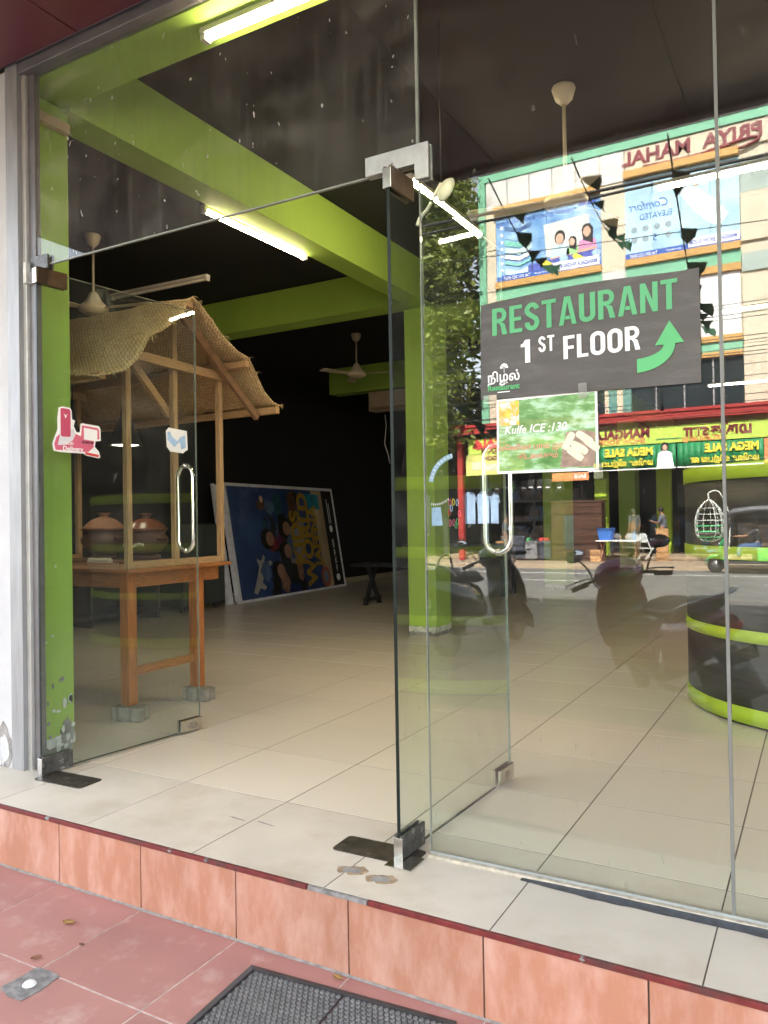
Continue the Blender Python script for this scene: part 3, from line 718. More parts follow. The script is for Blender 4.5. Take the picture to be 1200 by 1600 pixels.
def glyph(c):
    h = S_ / 2; w_ = .50
    if c == 'E': return [rect(0, S_, 0, 1), rect(S_, .43, .86, 1), rect(S_, .40, .435, .565), rect(S_, .44, 0, .14)], .44
    if c == 'F': return [rect(0, S_, 0, 1), rect(S_, .43, .86, 1), rect(S_, .39, .42, .555)], .43
    if c == 'L': return [rect(0, S_, 0, 1), rect(S_, .42, 0, .14)], .42
    if c == 'T': return [rect(0, .48, .86, 1), rect(.24 - h, .24 + h, 0, .86)], .48
    if c == '1': return [rect(.14, .14 + S_, 0, 1), [(0, .70), (.14, .70), (.14, .99), (.115, .93), (.06, .84), (0, .82)]], .31
    if c == 'N': return [rect(0, S_ - .01, 0, 1), rect(.52 - S_ + .01, .52, 0, 1), [(S_ - .01, 1), (S_ - .01, .62), (.52 - S_ + .01, 0), (.52 - S_ + .01, .38)]], .52
    if c == 'A': return [[(0, 0), (.155, 0), (.29, .80), (.29, 1), (.19, 1)], [(.58, 0), (.39, 1), (.29, 1), (.29, .80), (.425, 0)], [(.205, .19), (.375, .19), (.353, .315), (.227, .315)]], .58
    if c == 'U': return stroke([(h, 1)] + arcp(.26, .24, .26 - h, .24 - h * .9, 180, 360, 12) + [(.52 - h, 1)], S_), .52
    if c == 'O':
        p = arcp(.27, .74, .27 - h, .26 - h * .9, 0, 180, 12) + arcp(.27, .26, .27 - h, .26 - h * .9, 180, 360, 12); return stroke(p + [p[0], p[1]], S_)[:-1], .54
    if c == 'R': return [rect(0, S_, 0, 1)] + stroke([(S_, .925)] + arcp(.27, .725, .245 - h, .20, 90, -90, 10) + [(S_, .525)], .15) + [[(.225, .452), (.36, .452), (.44, .40), (.53, 0), (.36, 0), (.30, .33)]], .53
    if c == 'S': return stroke(arcp(.25, .725, .25 - h, .20, 8, 185, 9) + [(.13, .615), (.25, .515), (.385, .41)] + arcp(.25, .275, .25 - h, .20, 15, -188, 11), S_), .50
def by(x, z):
    uu = (x + 1.052) / .733; vv = (z - 1.668) / .345; return -.0125 - .004 * math.sin(uu * 9 + vv * 3) * (.3 + vv * .3)
def lettering(s_, x, y, H, total, mat, sp=.085):
    gs = [glyph(c) for c in s_]; tw_ = sum(g[1] for g in gs) + sp * (len(gs) - 1); k = total / tw_; xx = x
    for g in gs:
        mb = MB()
        for poly in g[0]:
            vs = []
            for (px_, py_) in poly:
                P3 = FB @ SH @ Vector((xx + px_ * k, y + py_ * H, 0)); vs.append((P3.x, by(P3.x, P3.z) - .0022, P3.z))
            mb.add(vs, [tuple(range(len(vs)))])
        o = mb.build('letter', mat, bn); m_ = o.modifiers.new('t', 'SOLIDIFY'); m_.thickness = .0008; xx += (g[1] + sp) * k
lettering('RESTAURANT', .046, .222, .096, .622, m_teal_l)
lettering('1', .150, .112, .080, .034, m_white)
lettering('ST', .213, .142, .054, .056, m_white, .12)
lettering('FLOOR', .300, .107, .078, .252, m_white)
arr = []
for k in range(9): t = R(90 * k / 8); arr.append((.530 + .088 * math.sin(t), .128 - .092 * math.cos(t) + .0))
arrow = [(.541, .031)] + [(.541 + .118 * math.sin(R(9 * k)), .112 - .081 * math.cos(R(9 * k))) for k in range(1, 11)] + [(.686, .112), (.643, .186), (.598, .112), (.624, .112)] + [(.541 + .083 * math.sin(R(90 - 9 * k)), .112 - .036 * math.cos(R(90 - 9 * k))) for k in range(1, 10)] + [(.541, .076)]
MB().prism(arrow, FB @ SH @ T(0, 0, .001), .0004).build('printed_arrow', m_green_l, bn)
for k in range(5):                                                    # small parasol emblem
    t0, t1 = math.pi * k / 5, math.pi * (k + 1) / 5; q = [(0, 0)] + [(.016 * math.cos(t0 + (t1 - t0) * i / 4), .019 * math.sin(t0 + (t1 - t0) * i / 4)) for i in range(5)]
    cx = sum(p[0] for p in q) / 6; cy_ = sum(p[1] for p in q) / 6
    MB().prism([(cx + (p[0] - cx) * .82, cy_ + (p[1] - cy_) * .82) for p in q], FB @ T(.088, .103), .0004).build('emblem_panel', m_white, bn)
MB().prism([(.0872, .088), (.0888, .088), (.0888, .104), (.0872, .104)], FB, .0004).build('emblem_stem', m_white, bn)
text('lettering', 'நிழல்', .044, FB @ T(.085, .072), m_white, bn, .02, .95)
text('lettering', 'Restaurant', .027, FB @ T(.084, .037), m_green_l, bn, .03)
MB().prism([(.062, .019), (.108, .019), (.108, .0225), (.062, .0225)], FB, .0004).build('printed_line', m_white, bn)
for (x, z, w_, h_) in ((-.70, 1.665, .028, .05), (-1.04, 1.665, .05, .03), (-.655, 1.395, .03, .05)):
    MB().box(x, x + w_, -.0265, -.0255, z - h_ / 2, z + h_ / 2).build('tape_strip', m_tape, bn)
# kulfi poster
kp = thing('kulfi_poster', 'green Kulfe ICE 130 poster with white border taped on the glass under the banner', 'poster', (-.82, -.02, 1.4))
FK = frame((-1.000, -.0085, 1.402), (1, 0, 0), (0, 0, 1))
MB().prism([(0, 0), (.358, -.004), (.357, .266), (.003, .262)], FK @ T(0, 0, -.0012), .0009).build('poster_sheet', m_white, kp)
m_pos = P('green_print_with_sheen', (.085, .30, .075), .3, var=.35, scale=14, c2=(.24, .46, .16), stain=(.42, .62, .50), st=(.48, .66), sts=14, stretch=(1, 1, 2.5), bump=.5, bs=14, coat=.6)  # pale streaks are plastic sleeve sheen painted into the green print
MB().prism([(.008, .008), (.350, .005), (.349, .257), (.010, .254)], FK, .0005).build('printed_field', m_pos, kp)
m_fruit = P('printed_yellow_fruit', (.70, .42, .05), .5, var=.3, scale=40, stain=(.62, .65, .75), st=(.5, .6), sts=22)
MB().prism([(.012, .168), (.085, .168), (.085, .252), (.012, .252)], FK @ T(0, 0, .0006), .0004).build('printed_picture', m_fruit, kp)
m_kulf = P('printed_brown_cloth', (.30, .20, .16), .5, var=.4, scale=30)
MB().prism([(.228, .012), (.347, .010), (.347, .125), (.30, .135), (.25, .13), (.238, .08)], FK @ T(0, 0, .0006), .0004).build('printed_picture', m_kulf, kp)
m_ice = P('printed_ice', (.62, .64, .48), .5, var=.15, scale=60, stain=(.45, .52, .28), st=(.55, .75), sts=50)
for (cx, cy_, an) in ((.258, .10, 60), (.312, .108, -35), (.295, .075, -35), (.28, .055, -38), (.335, .085, -40)):
    q = [(.032 * math.copysign(abs(math.cos(t)) ** .5, math.cos(t)), .0125 * math.copysign(abs(math.sin(t)) ** .5, math.sin(t))) for t in [2 * math.pi * k / 18 for k in range(18)]]
    a_ = R(an); MB().prism([(cx + x * math.cos(a_) - y * math.sin(a_), cy_ + x * math.sin(a_) + y * math.cos(a_)) for x, y in q], FK @ T(0, 0, .0011 + .0003 * random.random()), .0004).build('printed_lolly', m_ice, kp)
text('lettering', 'Kulfe ICE :130', .040, FK @ T(.140, .150, .001), m_white, kp, .008, .95, shear=.25)
text('lettering', 'வெனிலா பால் ஐஸ்', .024, FK @ T(.13, .088, .001), P('faded_red_print', (.58, .24, .16), .5, var=.3, scale=30), kp, .02)
text('lettering', 'கிடைக்கும்', .024, FK @ T(.15, .055, .001), bpy.data.materials['faded_red_print'], kp, .02)
# children's print on clear film, beyond the banner by the joint
cf = thing('clear_film_print', 'clear film with blue arch and bright paper clips printed, stuck low beside the kulfi poster', 'film print', (-1.18, .012, 1.3))
FC = frame((-1.286, .0085, 1.20), (1, 0, 0), (0, 0, 1))
arc = [(.125 - .118 * math.cos(R(8 + 72 * k / 10)), .170 + .118 * math.sin(R(8 + 72 * k / 10))) for k in range(11)] + [(.125 - .100 * math.cos(R(80 - 72 * k / 10)), .170 + .100 * math.sin(R(80 - 72 * k / 10))) for k in range(11)]
MB().prism(arc, FC, .0006).build('printed_arch', m_bluep, cf)
for k in range(9):
    t = R(16 + 62 * k / 8); MB().prism([(-.003, -.004), (.003, -.004), (.003, .005), (-.002, .004)], FC @ T(.125 - .109 * math.cos(t), .170 + .109 * math.sin(t), .0007) @ Matrix.Rotation(R(76 - 70 * k / 8), 4, 'Z'), .0003).build('printed_letter', m_white, cf)
MB().prism([(.018, .02), (.062, .022), (.055, .09), (.018, .088)], FC, .0006).build('printed_curtain', m_bluep, cf)
for k in range(9): MB().prism([(-.0025, 0), (0, .006), (.0025, 0), (0, -.006)], FC @ T(.018 + .0085 * k, .100 + .0012 * (k - 2) ** 2 * .4), .0005).build('printed_diamond', m_white, cf)
for (cx, cy_, m_) in ((.093, .105, m_pink), (.107, .107, m_yellow), (.122, .105, m_bluep), (.09, .07, m_redp), (.098, .085, m_bluep), (.13, .065, m_pink), (.093, .03, m_pink), (.108, .032, m_pink), (.122, .035, m_green_l), (.116, .022, m_green_l)):
    pts = [FC @ Vector((cx + .0045 * math.cos(2 * math.pi * k / 14), cy_ + .012 * math.sin(2 * math.pi * k / 14), .0008)) for k in range(14)]
    MB().tube(pts, .0013, 5, closed=True).build('printed_clip', m_, cf)
MB().box(-1.292, -1.276, .0075, .0085, 1.185, 1.335).build('tape_strip', m_tape, cf)

# rubber mat
mt = thing('door_mat', 'black ribbed rubber door mat on the red paving below the step', 'doormat', (-1.35, -.7, PZ))
A0 = Vector((-1.722, -.520, PZ)); ux = Vector((.997, .072, 0)); uy = Vector((.072, -.997, 0)); Lm, Wm = .74, .60
FM = Matrix((ux, -uy, Vector((0, 0, 1)))).transposed().to_4x4(); FM.translation = A0 + uy * Wm
bd = .030
mb = MB(); zt, zi = .016, .012
for (xa, xb, ya, yb) in ((0, Lm, Wm - bd, Wm), (0, Lm, 0, bd), (0, bd, bd, Wm - bd), (Lm - bd, Lm, bd, Wm - bd)):
    pass
outer = [(0, 0), (Lm, 0), (Lm, Wm), (0, Wm)]; inner = [(bd, bd), (Lm - bd, bd), (Lm - bd, Wm - bd), (bd, Wm - bd)]
vs = [FM @ Vector((x, y, z)) for z, ring in ((.001, outer), (.006, outer), (zt, inner), (.005, inner)) for x, y in ring]
mb.add(vs, [(a + k, a + (k + 1) % 4, b + (k + 1) % 4, b + k) for a, b in ((0, 4), (4, 8), (8, 12)) for k in range(4)])
mb.build('border', m_rubber, mt)
for half in (0, 1):
    x0 = bd + .004 + half * .342; x1 = x0 + .334
    MB().box(x0, x1, bd + .004, Wm - bd - .004, .002, .0095, M=FM).build('mat_panel', m_rubberd, mt, .0015)
    mb = MB(); nx, ny = 17, 28
    for i in range(nx):
        for j in range(ny):
            cx = x0 + .012 + (x1 - x0 - .024) * i / (nx - 1) + (.0045 if j % 2 else -.0045); cy_ = bd + .014 + (Wm - 2 * bd - .028) * j / (ny - 1)
            if cy_ < .05: pass
            mb.lathe([(.0078, .009), (.0072, .0138), (.0046, .0142), (.0036, .0108), (.0001, .0100)], FM @ Vector((cx, cy_, 0)), 8)
    o = mb.build('rubber_stud', m_stud, mt); o['kind'] = 'stuff'

# dry leaves
def leaf(x, y, z, L_, ang, label, mat):
    mb = MB(); n = 8; Mr = Matrix.Translation((x, y, z)) @ Matrix.Rotation(R(ang), 4, 'Z')
    for i in range(n):
        def pt(t, s): w_ = math.sin(math.pi * min(.98, t * .92 + .04)) * .32; return Mr @ Vector(((t - .5) * L_, s * w_ * L_, .002 + .12 * L_ * (t - .5) ** 2 * 2 + abs(s) * .10 * L_))
        for s in (-1, 1): mb.add([pt(i / n, 0), pt((i + 1) / n, 0), pt((i + 1) / n, s), pt(i / n, s)], [(0, 1, 2, 3)], True)
    o = mb.build('dry_leaf', mat); m_ = o.modifiers.new('thick', 'SOLIDIFY'); m_.thickness = .0006
    return tag(o, label, 'leaf')
leaf(-2.42, -.835, PZ + .002, .035, 60, 'curled brown leaf beside the cement repair', m_leaf)
leaf(-2.52, -.62, PZ + .002, .05, 20, 'yellow brown leaf near the foot of the step, leftmost', m_leaf2)
leaf(-1.42, -.445, PZ + .002, .04, -8, 'yellow brown leaf between the step and the rubber mat', m_leaf2)
leaf(-2.35, -.70, PZ + .001, .022, 10, 'tiny grey brown leaf in the middle of the red paving', m_leaf)

# ================================================================== FOOD STALL
X0, X1, Y0, Y1, TZ = -3.84, -5.45, .895, 1.84, .965
tb = thing('stall_table', 'orange teak table standing on concrete pavers under the thatched stall', 'table', (-4.6, 1.35, .09))
MB().box(X1, X0 + .02, Y0 - .02, Y1 + .02, TZ - .025, TZ).build('tabletop', m_teakh, tb, .004)
MB().box(X0 - .068, X0 - .045, Y0 + .05, Y1 - .05, TZ - .125, TZ - .0255).build('apron', m_teakh, tb, .002)
MB().box(X1 + .08, X0 - .07, Y0 + .035, Y0 + .058, TZ - .125, TZ - .0255).build('apron', m_teakh, tb, .002)
MB().box(X1 + .08, X0 - .07, Y1 - .058, Y1 - .035, TZ - .125, TZ - .0255).build('apron', m_teakh, tb, .002)
LEGS = [(X0 - .065, Y0 + .055), (X0 - .065, 1.575), (X1 + .09, Y0 + .055), (X1 + .09, 1.575)]
for (x, y) in LEGS: MB().box(x - .037, x + .037, y - .037, y + .037, .091, TZ - .0258).build('leg', m_teak, tb, .003)
MB().box(X0 - .085, X0 - .055, Y0 + .094, 1.536, .27, .325).build('stretcher', m_teakh, tb, .002)
MB().box(X1 + .075, X1 + .105, Y0 + .094, 1.536, .27, .325).build('stretcher', m_teakh, tb, .002)
zz = [(-.105, -.055), (-.075, -.048), (-.045, -.062), (-.01, -.062), (.02, -.048), (.05, -.060), (.105, -.055), (.112, -.02), (.10, .01), (.105, .05), (.06, .062), (.02, .050), (-.01, .062), (-.05, .062), (-.08, .050), (-.105, .055), (-.112, .02), (-.10, -.01)]
for k, (x, y) in enumerate(LEGS):
    o = tag(MB().prism(zz, Matrix.Translation((x + .03, y - .02, .0008)) @ Matrix.Rotation(R(12 - 9 * k), 4, 'Z'), .089).build('concrete_paver', m_paver, None, .005),
            ['grey zigzag concrete paver under the front right leg of the stall table', 'grey zigzag concrete paver under the rear right leg of the stall table', 'grey concrete paver under the front leg at the far end of the stall table', 'grey concrete paver under the rear leg at the far end of the stall table'][k], 'paver')
# timber roof frame
st = thing('thatched_stall', 'timber stall frame with woven palm mat roof standing on the teak table', 'stall', (-4.6, 1.35, TZ))
PX = X0 - .02; YM = 1.33; PW = .040
EAVE = 2.36
posts = [(PX, Y0 + .02, EAVE), (PX, YM, 2.66), (PX, Y1 - .05, EAVE), (X1 + .05, Y0 + .02, EAVE), (X1 + .05, YM, 2.66), (X1 + .05, Y1 - .05, EAVE)]
for (x, y, z) in posts: MB().box(x - PW / 2, x + PW / 2, y - PW / 2, y + PW / 2, TZ + .0005, z).build('post', m_post, st, .0025)
def rail(name, a, b, w_, h_, mat=m_posth): return MB().bar(a, b, w_, h_).build(name, mat, st, .002)
for x in (PX, X1 + .05):
    rail('sill_rail', (x, Y0 + .041, TZ + .023), (x, YM - .021, TZ + .023), .036, .045); rail('sill_rail', (x, YM + .021, TZ + .023), (x, Y1 - .071, TZ + .023), .036, .045)
    rail('tie_beam', (x + .038, Y0 - .02, EAVE - .02), (x + .038, Y1 + .0, EAVE - .04), .034, .06)
    rail('brace', (x - .036, Y0 + .10, EAVE - .05), (x - .036, YM - .0, 1.99), .032, .05)
rail('top_rail', (X1, Y0 + .02, EAVE + .022), (PX + .05, Y0 + .02, EAVE + .022), .036, .042); rail('top_rail', (X1, Y1 - .05, EAVE + .022), (PX + .05, Y1 - .05, EAVE + .022), .036, .042)
RX0, RX1 = -3.60, -5.75
rail('ridge_pole', (RX1, 1.24, 2.70), (RX0 - .01, 1.24, 2.70), .05, .045)
rail('purlin', (RX1, .84, 2.405), (RX0 - .01, .84, 2.405), .045, .04); rail('purlin', (RX1, 1.80, 2.395), (RX0 + .005, 1.80, 2.395), .045, .045)
rail('eave_lath', (RX1, .52, 2.115), (RX0 - .02, .52, 2.115), .045, .04); rail('eave_lath', (RX1, 2.145, 2.10), (RX0 + .01, 2.145, 2.10), .045, .05)
for x in (RX0 - .12, RX1 + .3):
    rail('rafter', (x, 1.27, 2.655), (x, 2.06, 2.045), .035, .055, m_rafter); rail('rafter', (x - .42, 1.21, 2.655), (x - .42, .56, 2.07), .035, .055, m_rafter)
# woven mat: one sheet over the ridge, with a sagging wavy edge
prof = [(.44, 2.125), (.52, 2.152), (.60, 2.215), (.70, 2.30), (.82, 2.432), (.92, 2.50), (1.02, 2.585), (1.12, 2.675), (1.19, 2.728), (1.25, 2.740), (1.31, 2.718), (1.42, 2.63), (1.55, 2.53), (1.68, 2.465), (1.80, 2.430), (1.90, 2.345), (2.02, 2.225), (2.12, 2.145), (2.18, 2.130)]
nx = 44; vs = []; uvs = []; cum = [0]
for k in range(1, len(prof)): cum.append(cum[-1] + math.hypot(prof[k][0] - prof[k - 1][0], prof[k][1] - prof[k - 1][1]))
for i in range(nx + 1):
    t = i / nx
    for k, (y, z) in enumerate(prof):
        x = RX0 + (RX1 - RX0) * t
        e = math.exp(-t * 16)
        x += .06 * e * mnoise.noise((k * .33, 3.3, 0)) + .012 * e * math.sin(k * 1.1)
        s = .5 + .5 * math.sin(k * .9)
        dz = .014 * mnoise.noise((t * 7, k * .35, 1.7)) + .012 * mnoise.noise((t * 19, k * .8, 5.7)) - .012 * e * (1 if k in (5, 6, 7, 2, 3) else 0)
        if 4 < k < 8 or 1 < k < 4: dz -= .02
        if k < 9: x += .085 * e * math.sin(math.pi * (k + .5) / 9); dz -= .035 * e
        if k in (0, 1): dz += .018 * mnoise.noise((t * 13, 9, k))
        vs.append((x, y, z + dz + .012)); uvs.append(((t * (RX0 - RX1)), cum[k]))
np_ = len(prof); fs = [(i * np_ + k, i * np_ + k + 1, (i + 1) * np_ + k + 1, (i + 1) * np_ + k) for i in range(nx) for k in range(np_ - 1)]
mb = MB().add(vs, fs, True); me = mb.mesh('woven_mat', m_straw)
uvl = me.uv_layers.new(name='UVMap')
for lp in me.loops: uvl.data[lp.index].uv = uvs[lp.vertex_index]
o = link('woven_mat', me, st); md = o.modifiers.new('thick', 'SOLIDIFY'); md.thickness = .007
rn_ = random.Random(8); mb = MB()
for k in range(150):                                   # frayed ends of the palm strips along the cut edges
    q = rn_.randrange(len(prof)); i0 = rn_.choice((0, 0, 0, 1)); ed = rn_.random()
    if ed < .62: p = Vector(vs[i0 * np_ + q])
    else: p = Vector(vs[rn_.randrange(nx) * np_ + rn_.choice((0, np_ - 1))])
    d = Vector((rn_.uniform(.2, 1) if ed < .62 else rn_.uniform(-.6, .6), rn_.uniform(-.5, .5), rn_.uniform(-1, .25))).normalized(); L_ = rn_.uniform(.015, .055)
    sd_ = d.cross(Vector((rn_.gauss(0, 1), rn_.gauss(0, 1), rn_.gauss(0, 1)))).normalized() * rn_.uniform(.001, .003)
    e_ = p + d * L_ + Vector((0, 0, -L_ * .3)); m1 = p + d * L_ * .5
    mb.add([p - sd_, p + sd_, m1 + sd_, m1 - sd_, e_], [(0, 1, 2, 3), (3, 2, 4)])
o = mb.build('loose_strand', P('palm_strand', (.50, .35, .17), .8, var=.3, scale=30), st); o['kind'] = 'stuff'; o.modifiers.new('t', 'SOLIDIFY').thickness = .0006
# things on the table
def pot(label, x, y, z, s, mb_, ml, deco):
    o = thing('clay_pot', label, 'clay pot', (x, y, z))
    body = [(.0, .0), (.070, .0), (.105, .018), (.145, .055), (.165, .095), (.166, .118), (.150, .145), (.138, .165), (.152, .178), (.156, .184), (.145, .186), (.13, .178)]
    lid = [(.160, .188), (.166, .194), (.150, .205), (.125, .235), (.090, .262), (.050, .278), (.030, .283), (.030, .300), (.048, .308), (.050, .314), (.0, .316)]
    MB().lathe([(a * s, b * s) for a, b in body], (x, y, z), 36).build('pot_body', mb_, o)
    MB().lathe([(a * s, b * s) for a, b in lid], (x, y, z), 36).build('pot_lid', ml, o)
    for sg in (-1, 1):
        MB().tube([(x + sg * .158 * s, y - .04, z + .12 * s), (x + sg * .185 * s, y - .03, z + .125 * s), (x + sg * .185 * s, y + .03, z + .125 * s), (x + sg * .158 * s, y + .04, z + .12 * s)], .009, 8).build('lug', mb_, o)
    if deco:
        mb = MB()
        for k in range(16):
            a = R(-128 + 5 * k); rr = .158 * s; mb.ell((x + rr * 1.02 * math.cos(a), y + rr * 1.02 * math.sin(a), z + (.075 + .012 * math.sin(k * .6)) * s), (.010, .010, .008 + .004 * (k % 2)), 7, 5)
        for k in range(7):
            a = R(-158 + 3 * (k % 3)); mb.ell((x + .16 * s * math.cos(a), y + .16 * s * math.sin(a), z + (.06 + .009 * k) * s), (.012, .012, .010), 7, 5)
        mb.build('painted_flowers', m_paintw, o)
    return o
tr = tag(MB().box(-5.3, -4.2, 1.36, 1.80, TZ + .001, TZ + .02).build('wooden_board', m_rafter, None, .003), 'dark board under the clay pots on the stall table', 'board')
for k, (x, y, nm) in enumerate(((-4.83, 1.56, 'low clay ring stand under the plain clay pot'), (-4.42, 1.60, 'low clay ring stand under the painted clay pot'))):
    tag(MB().lathe([(.06, 0), (.10, 0), (.105, .02), (.10, .035), (.075, .035), (.06, .0)], (x, y, TZ + .0205), 24).build('ring_stand', m_claydark), nm, 'pot stand')
pot('plain matt terracotta pot with domed lid on the stall table', -4.83, 1.56, TZ + .0565, 1.02, m_claydark, m_clay, False)
pot('glazed dark clay pot with white painted flowers beside the stall post', -4.42, 1.60, TZ + .0565, .98, m_claydark, m_clayglaze, True)
rp = thing('cord_bundle', 'bound bundle of pale cord lying in front of the plain clay pot', 'cord', (-4.55, 1.28, TZ))
MB().tube([(-4.64, 1.26, TZ + .022), (-4.46, 1.30, TZ + .022)], [.018, .018], 10).build('core', m_rope, rp)
for k in range(14):
    x = -4.635 + .0128 * k; y = 1.261 + .0028 * k
    MB().tube([(x, y + .021 * math.cos(2 * math.pi * q / 10), TZ + .022 + .021 * math.sin(2 * math.pi * q / 10)) for q in range(10)], .0052, 6, closed=True).build('binding', m_rope, rp)
tag(MB().bar((-5.1, 1.10, TZ + .009), (-4.3, 1.22, TZ + .009), .02, .016).build('wooden_stick', m_posth), 'thin pale stick lying along the stall table', 'stick')
tag(MB().bar((-4.30, 1.0, TZ + .006), (-4.02, 1.02, TZ + .006), .05, .010).build('wood_offcut', m_posth), 'pale wood offcut near the front stall post', 'offcut')
# pendant lamps under the roof
for (x, y, zt_, zb, lab) in ((-4.43, 1.42, 2.20, 1.825, 'black bell pendant lamp between the stall posts'), (-5.0, 1.42, 2.20, 1.815, 'black bell pendant lamp behind the delivery sticker')):
    o = thing('pendant_lamp', lab, 'pendant lamp', (x, y, zb))
    MB().lathe([(.012, .40), (.022, .30), (.04, .20), (.085, .10), (.118, .02), (.122, 0), (.116, 0), (.08, .10), (.035, .2)], (x, y, zb), 24).build('lamp_shade', m_darkobj, o)
    MB().tube([(x, y, zb + .40), (x, y, 2.70)], .004, 6).build('flex', m_cable, o)
    MB().lathe([(0, .006), (.085, .006), (.112, .012)], (x, y, zb), 20).build('glowing_disc', P('lamp_glow', (.9, .85, .7), .5, emit=(1, .85, .6), estr=1.6), o)

# ================================================================== INTERIOR THINGS
def tube_light(a, b, label, lit, housing_up=True):
    a = Vector(a); b = Vector(b); d = (b - a).normalized(); o = thing('tube_light', label, 'tube light', tuple((a + b) / 2))
    MB().bar(a - d * .03 + Vector((0, 0, .028)), b + d * .03 + Vector((0, 0, .028)), .055, .028).build('housing', m_tubebody, o, .003)
    MB().bar(a, b, .031, .024).build('tube', m_tube if lit else m_tubeoff, o, .006)
    for p, s in ((a, -1), (b, 1)): MB().bar(p + d * s * .001, p + d * s * .03, .046, .036).build('end_cap', m_tubebody, o, .003)
    return o
tube_light((-2.47, .17, 3.53), (-1.27, .17, 3.53), 'lit tube light on the front beam above the door', True)
tube_light((-3.90, 1.72, 3.54), (-3.87, 2.92, 3.54), 'lit tube light along the green beam beyond the transom', True)
tube_light((-2.40, 2.1, 3.56), (-2.39, 3.3, 3.56), 'lit tube light seen just right of the door top', True)
tube_light((-.95, 3.08, 3.54), (.25, 3.08, 3.54), 'lit tube light seen across the second glass joint, upper', True)
tube_light((-.93, 6.9, 3.54), (.27, 6.9, 3.54), 'lit tube light deeper in the shop, lower right', True)
tube_light((-1.7, 12.2, 3.54), (-.5, 12.2, 3.54), 'lit tube light far back, beyond the banner corner', True)
tube_light((-6.15, 2.86, 3.53), (-4.97, 2.9, 3.53), 'unlit tube light above the thatched stall', False)
for (x, y) in ((-1.87, .17), (-3.885, 2.32), (-2.395, 2.7), (-.35, 3.08), (-.33, 6.9), (-1.1, 12.2), (-5.56, 2.88)):
    pass
def fan(label, x, y, zc, zb, rot, s=1.0):
    o = thing('ceiling_fan', label, 'ceiling fan', (x, y, zb))
    MB().lathe([(.0, 0), (.02, 0), (.055, .035), (.075, .10), (.07, .115), (0, .115)], (x, y, zc - .115), 22).build('canopy_cap', m_fan, o)
    MB().tube([(x, y, zc - .10), (x, y, zb + .16)], .012, 10).build('down_rod', m_fan, o)
    MB().lathe([(.0, 0), (.085, .0), (.10, .012), (.135, .028), (.14, .055), (.115, .08), (.075, .12), (.04, .19), (.018, .21)], (x, y, zb), 28).build('motor', m_fan, o)
    MB().lathe([(.0, -.002), (.075, -.002), (.078, .004)], (x, y, zb), 22).build('cap_disc', P('fan_disc', (.42, .34, .25), .4), o)
    for k in range(3):
        a = R(rot + 120 * k); Mr = Matrix.Translation((x, y, zb + .045)) @ Matrix.Rotation(a, 4, 'Z') @ Matrix.Rotation(R(8), 4, 'X')
        MB().prism([(.13, -.03), (.22, -.055), (.60, -.07), (.63, -.05), (.63, .05), (.60, .065), (.22, .05), (.13, .03)], Mr, .006).build('blade', m_fan, o)
fan('cream ceiling fan above the thatched stall', -5.92, 2.41, 3.98, 3.235, 15)
fan('cream ceiling fan hanging before the far green beam', -5.86, 7.05, 3.98, 3.34, 10)
fan('cream ceiling fan whose canopy shows above the reflected building', -1.375, 2.25, 3.98, 3.20, 70)
ac = thing('air_conditioner', 'beige split air conditioner under the far green beam', 'air conditioner', (-6.2, 9.1, 3.1))
MB().box(-6.85, -5.9, 9.05, 9.30, 3.16, 3.50).build('casing', m_ac, ac, .02)
MB().box(-6.80, -5.95, 9.035, 9.052, 3.17, 3.22).build('louvre', P('ac_louvre', (.2, .15, .11), .5), ac)
# poster leaning on the left wall
ps = thing('leaning_poster', 'large framed KIDS WORLD poster on its side, leaning against the dark wall', 'poster', (-8.0, 8.5, 0))
bl, br_, tl, trp = Vector((-7.92, 6.86, .012)), Vector((-8.14, 10.25, .012)), Vector((-8.22, 6.87, 1.87)), Vector((-8.45, 10.2, 1.90))
eu = (br_ - bl).normalized(); Wp = (br_ - bl).length; ev = (tl - bl); ev = (ev - eu * ev.dot(eu)); Hp = ev.length; ev.normalize(); FPp = frame(bl, eu, ev)
if FPp.col[2][0] < 0: pass
def pp(name, poly, mat, lift, par=ps, t=.001): return MB().prism(poly, FPp @ T(0, 0, lift), t).build(name, mat, par)
pp('panel', [(0, 0), (Wp, 0), (Wp, Hp), (0, Hp)], m_gridp, -.03, t=.03)
pp('frame_rail', [(-.03, -.04), (Wp + .03, -.04), (Wp + .03, .025), (-.03, .025)], m_whitefoil, -.05, t=.058)
pp('frame_rail', [(-.03, Hp - .02), (Wp + .03, Hp - .02), (Wp + .03, Hp + .03), (-.03, Hp + .03)], m_whitefoil, -.05, t=.058)
pp('frame_rail', [(-.06, .026), (.03, .026), (.03, Hp - .021), (-.06, Hp - .021)], m_whitefoil, -.06, t=.068)
pp('frame_rail', [(Wp - .02, .026), (Wp + .03, .026), (Wp + .03, Hp - .021), (Wp - .02, Hp - .021)], m_whitefoil, -.05, t=.058)
pp('wrapping', [(-.20, .0), (-.065, -.03), (-.065, Hp), (-.16, Hp + .03)], m_whitefoil, -.14, t=.05)
pp('printed_band', [(Wp - .42, .03), (Wp - .03, .03), (Wp - .03, Hp - .03), (Wp - .42, Hp - .03)], m_black, .002)
pp('printed_sand', [(Wp - .72, .03), (Wp - .42, .03), (Wp - .42, Hp - .03), (Wp - .80, Hp - .03)], P('printed_sand', (.36, .27, .17), .5, var=.4, scale=3, stretch=(1, 1, .4)), .002)
def pel(cx, cy_, rx, ry, n=14): return [(cx + rx * math.cos(2 * math.pi * k / n), cy_ + ry * math.sin(2 * math.pi * k / n)) for k in range(n)]
